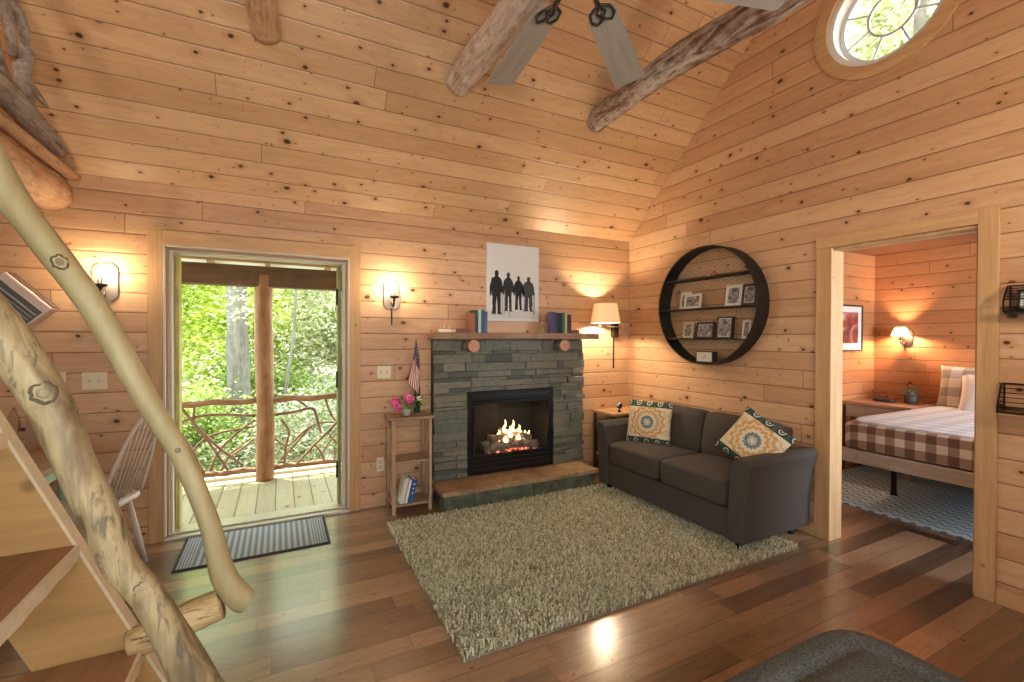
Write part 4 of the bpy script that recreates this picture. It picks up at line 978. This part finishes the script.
# ottoman
t = NT('ottoman_fabric'); nz = t.ramp(t.noise(t.obj(), 150, 3, .7), [(.36, 0.), (.64, 1.)]); c = t.mix(nz, (.024, .032, .034), (.115, .135, .138)); t.bump(nz, .0015, .5); fab2 = t.set(c, .92)
t = NT('ottoman_border'); nz = t.ramp(t.noise(t.obj(), 150, 3, .7), [(.36, 0.), (.64, 1.)]); c = t.mix(nz, (.034, .040, .030), (.140, .155, .125)); t.bump(nz, .0015, .5); fab3 = t.set(c, .92)
ot = thing('ottoman', 'grey tufted fabric ottoman in the foreground at the bottom right', 'ottoman', (1.33, .50, 0))
obj('body', MB().superbox((0, 0, .21), (.82, .76, .33), .14, 40), fab3, ot, smooth=True)
def ofn(x, y, z):
    d = 0
    r = max(abs(x), abs(y))
    groove = -.020*math.exp(-((r-.70)/.06)**2)
    return (0, 0, (.03*(1-x*x)*(1-y*y)+groove) if z > 0 else 0)
obj('top_cushion', MB().superbox((0, 0, .375), (.83, .77, .13), .30, 88, ofn), fab2, ot, smooth=True)
for x in (-.33, .33):
    for y in (-.30, .30): obj('foot', MB().lathe([(.018, 0), (.025, .05)], 12, (x, y, 0)), blackwood, ot)

# end table behind the sofa arm
et = thing('end_table', 'pale wooden end table in the corner beyond the sofa', 'table', (3.1, 3.67, 0))
etw = grain('end_table_wood', [(.50, .28, .12), (.62, .38, .18), (.68, .45, .24)], 'X')
obj('tabletop', MB().box((-.20, -.155, .625), (.26, .165, .650)), etw, et, bevel=.003)
dk = plain('dark_leg', (.05, .03, .02), .5)
for x in (-.185, .245):
    for y in (-.14, .15): obj('leg', MB().cbox((x, y, .312), (.025, .025, .624)), dk, et, bevel=.002)
obj('lower_shelf', MB().box((-.18, -.13, .20), (.24, .14, .215)), etw, et)
gk = thing('globe_ornament', 'small dark and white round ornament on the end table', 'ornament', (3.045, 3.60, .6505))
obj('stem', MB().lathe([(.022, 0), (.018, .008), (.006, .02), (.006, .035)], 14), bronze, gk, smooth=True)
t = NT('ornament_glaze'); c = t.ramp(t.noise(t.obj(), 22, 2), [(.45, (.015, .02, .05)), (.52, (.55, .55, .55))], 'CONSTANT'); om = t.set(c, .2)
obj('ball', MB().sphere((0, 0, .062), .032, 16), om, gk, smooth=True)

# ------------------------------------------------------------------ round wall shelf
ws = thing('round_wall_shelf', 'large round black metal wall shelf with three bars above the sofa', 'shelf', (XR, 2.762, 1.675))
SR = .510; SD = .142
me = ring(-SD, 0, SR-.012, SR, 0, 0, 72)
obj('hoop', me, blackwood, ws, smooth=False)
for z in (.245, -.020, -.285):
    hw = sqrt((SR-.012)**2-z*z)-.004; obj('shelf_bar', MB().box((-SD+.004, -hw, z-.010), (-.004, hw, z)), blackwood, ws)
m = MB(); wr = .0016
import itertools
st = .036; hgt = st*.866
def inside(y, z): return y*y+z*z < (SR-.014)**2
for i in range(-18, 19):
    for j in range(-20, 21):
        # honeycomb cells drawn by their three lower edges
        cy_ = i*st; cz_ = j*st*1.0+(st/2 if i % 2 else 0)
        pts = [(cy_-st*.33, cz_), (cy_-st*.17, cz_+st*.5), (cy_+st*.17, cz_+st*.5), (cy_+st*.33, cz_)]
        for a, b in ((0, 1), (1, 2), (2, 3)):
            if inside(*pts[a]) and inside(*pts[b]): m.tube([(-.006, *pts[a]), (-.006, *pts[b])], wr, 3, cap=False)
        if inside(cy_+st*.33, cz_) and inside(cy_+st*.67, cz_): m.tube([(-.006, cy_+st*.33, cz_), (-.006, cy_+st*.67, cz_)], wr, 3, cap=False)
obj('wire_mesh_back', m, plain('tan_wire', (.20, .13, .08), .4, .3), ws)
def photo_mat(seed):
    t = NT('photo_print'); n1 = t.noise(t.obj(), 34, 3, .6, .5); n2 = t.noise(t.math and t.obj(), 70+seed, 2)
    return t.set(t.ramp(n1, [(.34, (.03, .03, .03)), (.47, (.12, .115, .11)), (.58, (.33, .32, .30)), (.70, (.60, .59, .56))]), .4)
PMS = [photo_mat(i*3.) for i in range(3)]
wf = plain('white_frame', (.62, .58, .50), .5); bf = plain('black_frame', (.02, .018, .016), .4); tf = plain('tan_frame', (.48, .38, .24), .5)
def pframe(y, z, w, h, fm, label, x=XR-.075, lean=9, matw=.012, yaw=0, th=.014, mi=0, wide=.014, group='framed photos on the round shelf'):
    f = thing('photo_frame', label, 'photo frame', (x, y, z), radians(yaw), group)
    M = R('Y', lean)       # faces -x
    m = MB(); m.box((0, -w/2, 0), (th, w/2, wide), M); m.box((0, -w/2, h-wide), (th, w/2, h), M); m.box((0, -w/2, wide), (th, -w/2+wide, h-wide), M); m.box((0, w/2-wide, wide), (th, w/2, h-wide), M)
    obj('frame', m, fm, f, bevel=.0015)
    obj('mount', MB().box((.004, -w/2+wide, wide), (.010, w/2-wide, h-wide), M), plain('mount_white', (.66, .64, .58), .6), f)
    k = wide+matw; obj('photo', MB().box((.002, -w/2+k, k), (.0038, w/2-k, h-k), M), PMS[mi], f)
    return f
zm, zl, zt, zbm = 1.6555, 1.3905, 1.9205, 1.1835
pframe(3.045, zm, .125, .165, wf, 'small cream photo frame at the left of the middle bar of the round shelf', x=XR-.05, mi=0)
pframe(2.925, zm, .185, .135, wf, 'white landscape photo frame, second from the left on the middle bar', x=XR-.09, mi=1, matw=.008, lean=7)
pframe(2.525, zm, .150, .180, wf, 'tall cream photo frame at the right part of the middle bar', mi=2)
pframe(2.385, zm, .135, .175, bf, 'dark photo frame at the far right of the middle bar', x=XR-.07, mi=0, wide=.022, matw=.004)
pframe(2.990, zl, .115, .150, tf, 'tan photo frame at the left of the lowest bar', mi=1, matw=.006)
pframe(2.805, zl, .185, .145, bf, 'black landscape photo frame in the middle of the lowest bar', mi=2, matw=.004, wide=.018)
pframe(2.600, zl, .150, .185, bf, 'tall black photo frame, second from the right on the lowest bar', x=XR-.085, mi=0, matw=.006, wide=.014, th=.03, lean=7)
pframe(2.405, zl, .075, .150, wf, 'narrow pale photo frame at the far right of the lowest bar', mi=1, matw=.004)
bx = thing('desk_clock', 'small white-faced black box clock at the bottom of the round shelf', 'clock', (XR-.10, 2.775, zbm))
obj('case', MB().box((0, -.09, 0), (.055, .085, .095)), bf, bx, bevel=.002); obj('face', MB().box((-.002, -.075, .007), (-.0002, .080, .088)), plain('clock_face', (.66, .63, .56), .5), bx)
m = MB().tube([(-.003, 0, .045), (-.003, -.022, .06)], .002, 6); m.tube([(-.003, 0, .045), (-.003, .014, .040)], .002, 6); obj('hands', m, black, bx)
bt = thing('trinket_pair', 'pair of tiny pink and brown salt shakers on the top bar of the round shelf', 'ornament', (XR-.075, 2.73, zt))
for k, cc in ((-.028, (.32, .10, .07)), (.028, (.50, .28, .22))): obj('shaker', MB().lathe([(.014, 0), (.018, .01), (.014, .035), (.008, .05)], 12, (0, k, 0)), plain('trinket_glaze', cc, .4), bt, smooth=True)

# ------------------------------------------------------------------ wire baskets right of the bedroom doorway
def basket(z, h, y1, label, top_arch=False, wood=False):
    b = thing('wire_basket', label, 'basket', (XR, y1, z), 0, 'black wire wall baskets')
    d, w = .10, .34; r = .0032; m = MB()
    prof = [(-.01, h), (-d*.45, h*.98), (-d, h*.45), (-d, 0), (-.01, 0)] if not wood else [(-.01, h), (-d*.5, h), (-d, h*.22), (-d, 0), (-.01, 0)]
    for y in (0, -w): m.tube([(p[0], y, p[1]) for p in prof]+[(-.01, y, h)], r*1.3, 6)
    for p in prof: m.tube([(p[0], 0, p[1]), (p[0], -w, p[1])], r*1.2, 6)
    obj('frame', m, black, b)
    m = MB()
    for k in range(1, 5):
        t_ = k/5; a = prof[2]; c = prof[0] if not wood else prof[1]
        m.tube([(-d, 0, h*.22*t_), (-d, -w, h*.22*t_)], r*.7, 5)
        xx = prof[1][0]+(prof[2][0]-prof[1][0])*t_; zz = prof[1][1]+(prof[2][1]-prof[1][1])*t_
        m.tube([(-.01, 0, zz), (xx, 0, zz)], r*.7, 5); m.tube([(xx, 0, zz), (xx, -w, zz)], r*.7, 5)
    obj('wires', m, black, b)
    obj('bottom_board', MB().box((-d+.002, -w+.002, -.012), (-.008, -.002, .002)), (etw if wood else blackwood), b)
    return b
basket(1.535, .135, .942, 'black wire wall basket holding a framed picture, upper right edge')
basket(1.02, .145, .960, 'black wire wall basket with a wooden bottom, below the other at the right edge', wood=True)
pframe(.86, 1.5375, .10, .11, bf, 'small dark framed photo inside the upper wire basket at the right edge', x=XR-.06, mi=2, group='framed photos in the baskets')

# ------------------------------------------------------------------ bedroom
bed = thing('platform_bed', 'low platform bed with grey rails seen through the bedroom doorway', 'bed', (5.15, 1.345, 0))
greyw = grain('grey_bed_wood', [(.24, .20, .16), (.33, .28, .24), (.42, .37, .32)], 'Y', .6, .6, .1)
obj('foot_rail', MB().box((-.96, -.83, .375), (-.925, .83, .485)), greyw, bed, bevel=.012, seg=3)
for s in (-1, 1): obj('side_rail', MB().box((-.925, s*.80-.015, .375), (.92, s*.80+.015, .485)), greyw, bed, bevel=.004)
obj('slat_deck', MB().box((-.92, -.78, .44), (.92, .78, .475)), greyw, bed)
for x in (-.30, .60):
    for y in (-.72, .72): obj('leg', MB().tube([(x, y, 0), (x, y, .02), (x, y, .43)], [.045, .022, .018], 12), black, bed)
t = NT('brown_gingham'); P = t.xyz(t.obj())
def stripe(v, w): return t.math('GREATER_THAN', t.math('FRACT', t.math('DIVIDE', v, w)), .5)
nr = t.n('ShaderNodeNewGeometry').outputs['Normal']; nx_ = t.xyz(nr)
a = stripe(P[1], .125); b = stripe(t.math('ADD', P[2], t.math('MULTIPLY', P[0], 1.)), .125)
sm = t.math('MULTIPLY', t.math('ADD', a, b), .5)
c = t.ramp(sm, [(0., (.62, .58, .54)), (.4, (.30, .22, .18)), (.9, (.14, .085, .065))], 'CONSTANT'); plaid = t.set(c, .9)
mb_ = thing('mattress', 'mattress dressed in a brown and cream gingham cover on the platform bed', 'mattress', (5.15, 1.345, .486))
def mfn(x, y, z): return (0, 0, -.02*max(0, z)*(x*x*y*y))
obj('gingham_cover', MB().superbox((-.0, 0, .115), (1.92, 1.66, .23), .12, 48, mfn), plaid, mb_, smooth=True)
t = NT('pale_striped_top'); P = t.xyz(t.obj()); s1 = stripe(P[1], .16); s2 = stripe(P[0], .16)
c = t.mix(t.math('MULTIPLY', t.math('ADD', s1, s2), .5), (.72, .74, .76), (.50, .55, .62)); topm = t.set(c, .9)
obj('pale_top_sheet', MB().superbox((.0, 0, .226), (1.86, 1.58, .03), .18, 48), topm, mb_, smooth=True)
# bed pillows
def bpillow(mt, label, loc, rot, w=.55, h=.42, th=.16):
    m = MB(); n = 18
    for s in (-1, 1):
        vs = []
        for i in range(n+1):
            for j in range(n+1):
                u, v = -1+2*i/n, -1+2*j/n; z = (max(0, 1-abs(u)**2.6)*max(0, 1-abs(v)**2.6))**.5
                vs.append((u*w/2*(1-.05*(1-v*v)), s*th/2*z, v*h/2*(1-.05*(1-u*u))))
        fs = [(i*(n+1)+j, (i+1)*(n+1)+j, (i+1)*(n+1)+j+1, i*(n+1)+j+1) for i in range(n) for j in range(n)]
        if s > 0: fs = [f[::-1] for f in fs]
        m.add(vs, fs)
    o = obj('bed_pillow', m, mt, smooth=True, weld=True, loc=loc); o.rotation_euler = rot
    return tag(o, label, 'pillow', 'pillows at the head of the bed')
t = NT('grey_check'); P = t.xyz(t.obj()); a = stripe(P[0], .18); b = stripe(P[2], .18)
c = t.ramp(t.math('MULTIPLY', t.math('ADD', a, b), .5), [(0., (.70, .67, .62)), (.4, (.45, .41, .37)), (.9, (.28, .25, .22))], 'CONSTANT'); chk = t.set(c, .9)
cot = plain('white_cotton', (.74, .73, .68), .9, var=.05)
bpillow(chk, 'grey checked pillow standing against the wall at the head of the bed', (5.93, 1.88, .90), prot(0, -90, -15), .56, .46)
bpillow(cot, 'plain white pillow in front of the checked one on the bed', (5.72, 1.62, .87), prot(0, -90, -18), .62, .40)
# nightstand
ns = thing('nightstand', 'plain wooden nightstand in the bedroom corner behind the bed', 'nightstand', (5.78, 2.47, 0))
nw = grain('nightstand_wood', [(.24, .12, .06), (.34, .18, .10), (.42, .24, .14)], 'Y')
obj('tabletop', MB().box((-.36, -.30, .695), (.30, .31, .725)), nw, ns, bevel=.003)
obj('drawer_case', MB().box((-.33, -.28, .56), (.28, .29, .694)), grain('case_wood', [(.38, .28, .2), (.48, .38, .3)], 'Y'), ns)
for x in (-.31, .26):
    for y in (-.26, .27): obj('leg', MB().cbox((x, y, .28), (.04, .04, .56)), nw, ns)
rd = thing('clock_radio', 'flat dark oval clock on the nightstand', 'clock', (5.70, 2.52, .7255))
obj('body', MB().superbox((0, 0, .018), (.12, .20, .036), .7, 20), plain('dark_plastic', (.02, .02, .022), .35), rd, smooth=True)
pp = thing('potted_plant', 'small dark pot of grey-green plant on the nightstand', 'plant', (5.80, 2.33, .7255))
obj('pot', MB().lathe([(.05, 0), (.058, .02), (.062, .09), (.055, .092)], 18), plain('dark_pot', (.06, .05, .045), .5), pp, smooth=True)
m = MB(); q = random.Random(11)
for i in range(60):
    a = q.uniform(0, 2*pi); rr = q.uniform(0, .07); M = T(rr*cos(a), rr*sin(a), .095+q.uniform(0, .07)) @ Euler((q.uniform(-1, 1), q.uniform(-1, 1), a)).to_matrix().to_4x4()
    m.add([(0, 0, 0), (.016, .009, .003), (.035, 0, 0), (.016, -.009, .003)], [(0, 1, 2, 3)], M)
m.lathe([(.03, .09), (.02, .13)], 10); obj('foliage', m, plain('grey_green', (.13, .16, .09), .7, var=.4), pp)
# bedroom sconce
bsn = thing('bedroom_sconce', 'lit sconce with small cone shade on the bedroom wall', 'lamp', (BX, 2.505, 1.40))
oc = [(-.05, -.07), (-.028, -.10), (.028, -.10), (.05, -.07), (.05, .07), (.028, .10), (-.028, .10), (-.05, .07)]
obj('backplate', MB().prism([(p[0]-.02, p[1]) for p in oc], -.012, 0, 'yz'), bronze, bsn, bevel=.003)
m = MB().tube(spline([(-.012, 0, -.04), (-.05, 0, -.075), (-.10, .0, -.06), (-.11, .0, -.02)], 5), .006, 8); m.lathe([(.008, -.03), (.03, -.018), (.036, -.01)], 16, (-.11, 0, 0)); m.tube([(-.008, 0, -.09), (-.008, 0, -.14)], .004, 6); m.tube([(-.11, 0, -.01), (-.11, 0, .03)], .010, 8)
obj('arm', m, bronze, bsn, smooth=True)
obj('bulb', MB().sphere((-.11, 0, .05), .016, 10), bulbR, bsn, smooth=True)
obj('cone_shade', MB().lathe([(.082, .022), (.045, .112)], 26, (-.11, 0, 0), cap=False), shadeM, bsn, smooth=True)
# bedroom picture
bp = thing('framed_art', 'red abstract print in a white mount with dark frame on the bedroom wall', 'picture', (5.58, BY, 1.25))
w, h = .48, .51; m = MB(); f_ = .018
m.box((-w/2, -.02, 0), (w/2, 0, f_)); m.box((-w/2, -.02, h-f_), (w/2, 0, h)); m.box((-w/2, -.02, f_), (-w/2+f_, 0, h-f_)); m.box((w/2-f_, -.02, f_), (w/2, 0, h-f_)); obj('frame', m, bf, bp)
obj('mount', MB().box((-w/2+f_, -.012, f_), (w/2-f_, -.002, h-f_)), plain('mount_paper', (.72, .70, .66), .6), bp)
t = NT('red_print'); c = t.ramp(t.noise(t.obj(), 5, 2, .5, 1.), [(.35, (.10, .03, .03)), (.5, (.34, .05, .035)), (.62, (.55, .42, .36))]); obj('art', MB().box((-.15, -.0145, .09), (.15, -.0125, .43)), t.set(c, .4), bp)

# ------------------------------------------------------------------ porch
deckM = boards('deck_boards', (0, 1, 0), (1, 0, 0), .150, 9., [(.33, .29, .15), (.42, .38, .21), (.50, .46, .29)], groove=.006, knots=.8, rough=.7, voff=.03, seed=31., gcol=(.05, .045, .02), groove_dark=.12, bevel=.004)
DZ = -.07
struct('deck_floor', MB().box((-3.5, YB+.14, DZ-.05), (4.2, 5.50, DZ)), deckM)
struct('deck_skirt', MB().box((-3.5, 5.46, DZ-.35), (4.2, 5.53, DZ+.03)), plain('deck_edge', (.62, .56, .42), .7, var=.2))
brownlog = logmat('porch_post_wood', [(.16, .07, .025), (.30, .145, .055), (.42, .22, .10)], axis='Z', dark=(.06, .03, .01), darkamt=.35, bump=.002, rough=.6, seed=5)
pp = [( -.133+.008*sin(i), 5.32, DZ+(2.02-DZ)*i/6, .084*(1+.03*sin(i*2))) for i in range(7)]
tag(obj('porch_post', log_mesh(pp, jit=.05, seed=2), brownlog, smooth=True), 'round brown log post in the middle of the porch railing', 'post')
tag(obj('porch_beam', MB().box((-3.2, 5.25, 1.90), (4.0, 5.40, 2.105)), logmat('porch_beam_wood', [(.06, .03, .014), (.12, .062, .028), (.18, .10, .048)], axis='X', darkamt=.3, bump=.002, seed=2), bevel=.01), 'dark brown square beam across the top of the porch opening', 'beam')
whroof = plain('porch_roof_panel', (.72, .72, .68), .7)
m = MB().prism([(YB+.14, 2.52), (5.85, 2.15), (5.85, 2.19), (YB+.14, 2.56)], -3.4, 4.1, 'yz'); struct('porch_roof', m, whroof)
for i, x in enumerate((-2.8, -2.0, -1.28, -.62, -.105, .49, 1.1, 1.8, 2.6)):
    if not -.9 < x < .8: continue
    m = MB().prism([(YB+.15, 2.43), (5.80, 2.07), (5.80, 2.15), (YB+.15, 2.51)], x-.022, x+.022, 'yz')
    tag(obj('porch_rafter', m, plain('rafter_wood', (.40, .20, .11), .7, var=.2)), ['', '', '', 'leftmost porch rafter seen above the doorway beam', 'middle porch rafter above the log post', 'rightmost porch rafter seen above the doorway beam'][i] or 'porch rafter', 'rafter', 'porch rafters')
twig = logmat('railing_twig_bark', [(.14, .07, .04), (.27, .15, .09), (.42, .27, .18)], axis='Z', darkamt=.3, bump=.001, seed=1)
railm = logmat('railing_rail_bark', [(.20, .10, .05), (.34, .19, .10), (.46, .29, .17)], axis='X', darkamt=.3, bump=.001, seed=1)
YR = 5.32
def railing(x0, x1, label, branches, sd):
    r_ = thing('branch_railing', label, 'railing', ((x0+x1)/2, YR, DZ), 0, 'branch railings of the porch'); cx = (x0+x1)/2
    n = 6; pts = [(x0-cx+(x1-x0)*i/n, 0, .815+.008*sin(i*2.+sd), .030*(1+.08*sin(i*3+sd))) for i in range(n+1)]
    obj('top_rail', log_mesh(pts, n=12, jit=.12, seed=sd), railm, r_, smooth=True)
    pts = [(x0-cx+(x1-x0)*i/n, 0, .115+.008*sin(i*2.6+sd), .026) for i in range(n+1)]
    obj('bottom_rail', log_mesh(pts, n=12, jit=.12, seed=sd+3), railm, r_, smooth=True)
    for q, b in enumerate(branches):
        p = [(x0-cx+u*(x1-x0), .012*(1 if q % 2 else -1), .115+v*.70, r*.82) for (u, v, r) in b]
        obj('branch', log_mesh(p, n=8, k=5, jit=.15, seed=q+sd), twig, r_, smooth=True)
# u along the bay, v up between rails (0..1); read off the photograph
LB = [[(.02, .95, .018), (.18, .66, .018), (.30, .45, .016), (.45, .04, .016)], [(.10, .55, .014), (.22, .75, .016), (.50, .83, .016), (.98, .78, .014)],
      [(.22, .98, .016), (.40, .66, .017), (.62, .35, .016), (.86, .08, .015)], [(.36, .98, .012), (.36, .70, .014), (.50, .45, .015), (.70, .02, .014)],
      [(.0, .40, .012), (.12, .60, .012), (.10, .30, .014), (.14, .06, .012)], [(.98, .72, .012), (.75, .50, .014), (.60, .30, .013), (.50, .02, .012)],
      [(.98, .45, .012), (.82, .30, .012), (.68, .20, .012)], [(.28, .05, .012), (.34, .35, .012), (.55, .55, .012), (.98, .62, .011)], [(.0, .18, .012), (.1, .1, .012), (.3, .3, .012)], [(.62, .02, .012), (.72, .25, .012), (.85, .36, .012)]]
RB = [[(.02, .78, .017), (.25, .80, .018), (.50, .84, .017), (.56, .70, .016), (.62, .45, .014)], [(.30, .98, .014), (.42, .88, .013), (.45, .82, .012)],
      [(.98, .85, .016), (.80, .55, .017), (.55, .30, .016), (.30, .02, .015)], [(.68, .98, .015), (.75, .75, .014), (.82, .62, .013)],
      [(.10, .70, .014), (.20, .52, .015), (.16, .30, .014), (.14, .02, .014)], [(.02, .42, .012), (.18, .30, .012), (.40, .50, .013), (.58, .60, .012), (.80, .60, .012)],
      [(.52, .30, .013), (.62, .15, .013), (.66, .02, .012)], [(.66, .14, .011), (.74, .30, .012), (.98, .58, .012)], [(.70, .46, .012), (.86, .25, .013), (.98, .08, .012)], [(.10, .10, .012), (.28, .30, .012), (.5, .58, .012)], [(.8, .02, .01), (.84, .2, .011), (.98, .3, .01)]]
railing(-1.02, -.21, 'twisted branch railing bay left of the porch post', LB, 1)
railing(-.055, .68, 'twisted branch railing bay right of the porch post', RB, 5)

# ------------------------------------------------------------------ woodland
t = NT('woodland_ground'); c = t.ramp(t.noise(t.obj(), 2.2, 5, .7), [(.3, (.10, .09, .05)), (.5, (.26, .24, .16)), (.62, (.40, .37, .29)), (.75, (.14, .22, .05))]); gmat = t.set(c, .95)
m = MB(); n = 24
vs = [(-22+44*i/n, 5.6+26*j/n, -1.2+.0*i+(j/n)**1.3*3.2+.25*noise.noise(Vector((i*.4, j*.4, 0)))) for i in range(n+1) for j in range(n+1)]
m.add(vs, [(i*(n+1)+j, (i+1)*(n+1)+j, (i+1)*(n+1)+j+1, i*(n+1)+j+1) for i in range(n) for j in range(n)]); struct('ground', m, gmat, smooth=True)
struct('ground_side', MB().box((6.3, -12, -1.3), (26, 6, -.9)), gmat)
def leafmat(name, cols, tr_=.5):
    t = NT(name); gi = t.n('ShaderNodeNewGeometry').outputs['Random Per Island']; c = t.ramp(gi, [(i/(len(cols)-1), cols[i]) for i in range(len(cols))])
    df = t.n('ShaderNodeBsdfDiffuse'); tl = t.n('ShaderNodeBsdfTranslucent'); ms = t.n('ShaderNodeMixShader'); ms.inputs[0].default_value = tr_
    t.put(df.inputs[0], c); t.put(tl.inputs[0], c); t.t.links.new(df.outputs[0], ms.inputs[1]); t.t.links.new(tl.outputs[0], ms.inputs[2]); t.t.links.new(ms.outputs[0], t.out.inputs[0]); return t.m
leafA = leafmat('bright_leaves', [(.34, .42, .04), (.50, .60, .09), (.64, .74, .20), (.80, .86, .45)])
leafB = leafmat('mid_leaves', [(.16, .24, .04), (.30, .40, .08), (.46, .56, .18), (.68, .74, .44)])
leafC = leafmat('pale_leaves', [(.24, .28, .10), (.44, .48, .24), (.66, .66, .50), (.82, .82, .74)])
bark = logmat('grey_bark', [(.07, .065, .045), (.14, .13, .10), (.23, .22, .18)], axis='Z', dark=(.03, .03, .02), darkamt=.5, bump=.01, scale=.8, seed=7)
def foliage(cx, cy, cz, sx_, sy_, sz_, N, size, seed, mt, parent):
    import numpy as np
    N = int(N*1.7); size *= .74
    rg = np.random.default_rng(seed)
    k = max(4, N//160); cl = rg.normal(0, .42, (k, 3)); idx = rg.integers(0, k, N)
    p = cl[idx]+rg.normal(0, .13, (N, 3)); p *= np.array([sx_, sy_, sz_]); p += np.array([cx, cy, cz])
    a = rg.uniform(0, 2*np.pi, N); tilt = rg.normal(0, .55, (N, 2)); L_ = size*rg.uniform(.6, 1.3, N)
    ux = np.stack([np.cos(a), np.sin(a), tilt[:, 0]], 1); ux /= np.linalg.norm(ux, axis=1)[:, None]
    vx = np.stack([-np.sin(a), np.cos(a), tilt[:, 1]], 1); vx /= np.linalg.norm(vx, axis=1)[:, None]
    q = np.stack([p-ux*L_[:, None]*.5, p+vx*L_[:, None]*.28, p+ux*L_[:, None]*.5, p-vx*L_[:, None]*.28], 1).reshape(-1, 3)
    me = bpy.data.meshes.new('foliage'); me.vertices.add(4*N); me.vertices.foreach_set('co', q.ravel()); me.loops.add(4*N)
    me.loops.foreach_set('vertex_index', np.arange(4*N, dtype='int32')); me.polygons.add(N); me.polygons.foreach_set('loop_start', np.arange(0, 4*N, 4, dtype='int32')); me.update(calc_edges=True)
    o = obj('foliage', me, [], parent); o.data.materials.append(mt); return o
def tree(label, x, y, zg, h, r, mt, fol, N, size, seed, lean=0., name='tree'):
    t_ = thing(name, label, 'tree' if name == 'tree' else 'shrub', (x, y, zg), 0, 'woodland beyond the porch')
    pts = [(lean*(i/5)**1.5+.03*sin(i*2+seed), 0, h*i/5, r*(1-.12*i)) for i in range(6)]
    tk = obj('trunk', log_mesh(pts, n=14, jit=.12, seed=seed), bark, t_, smooth=True)
    foliage(*fol[:3], *fol[3:], N, size, seed, mt, t_)
    return t_
tree('grey-barked straight tree trunk seen left of the porch post', -.62, 9.2, -1.2, 8, .21, leafA, (.3, 1.0, 6.5, 3.2, 1.2, 1.6), 2500, .16, 1)
tree('slender curved sapling seen right of the porch post', .02, 8.2, -1.2, 4.4, .035, leafC, (.6, .8, 3.7, 1.6, .8, 1.0), 2400, .12, 2, lean=.35)
tree('bright yellow-green leafy tree filling the left of the doorway view', -2.1, 11.2, -.9, 5, .10, leafA, (.1, -.3, 2.9, 2.3, 1.4, 2.3), 9000, .17, 3)
tree('bright bushy tree just behind the grey trunk', -.35, 12.6, -.8, 5, .10, leafA, (.2, 0, 2.9, 2.2, 1.4, 2.2), 8000, .18, 4)
tree('pale mottled leafy tree in the right of the doorway view', 1.3, 11.4, -.9, 5, .09, leafC, (.1, 0, 2.5, 2.0, 1.4, 2.0), 8000, .15, 5)
tree('tall far tree with mid green crown behind the pale one', 2.6, 14.5, -.6, 7, .14, leafB, (0, 0, 4.4, 3.4, 1.6, 3.2), 9000, .22, 6)
tree('far left woodland tree with dense crown', -4.8, 13.5, -.7, 7, .14, leafB, (0, 0, 4.0, 3.4, 1.6, 3.4), 9000, .22, 7)
tree('far woodland tree behind the bright bushy one', -1.2, 17.5, -.3, 8, .16, leafB, (0, 0, 4.6, 4.2, 1.6, 4.0), 10000, .27, 8)
tree('low leafy shrub behind the left railing bay', -1.15, 8.2, -1.1, 1.2, .03, leafB, (.1, .2, .95, 1.1, .7, .8), 6000, .10, 9, name='shrub')
tree('low pale shrub behind the right railing bay', .45, 7.9, -1.1, 1.2, .03, leafC, (.1, .2, .9, 1.1, .7, .8), 6000, .10, 10, name='shrub')
tree('broad-leaved shrub at the foot of the grey trunk', -.2, 9.9, -1.1, 1.6, .03, leafB, (.0, .2, 1.2, 1.7, .6, .9), 6000, .12, 11, name='shrub')
# trees seen through the round window
tree('bright tree outside the round gable window', 7.6, 3.0, -.9, 9, .12, leafC, (0, 0, 8.2, 2.2, 2.6, 2.6), 5000, .20, 12)
tree('mid green tree outside the round gable window, further off', 9.6, 5.2, -.9, 9, .12, leafC, (0, 0, 9.5, 2.8, 3.0, 3.2), 5000, .22, 13)
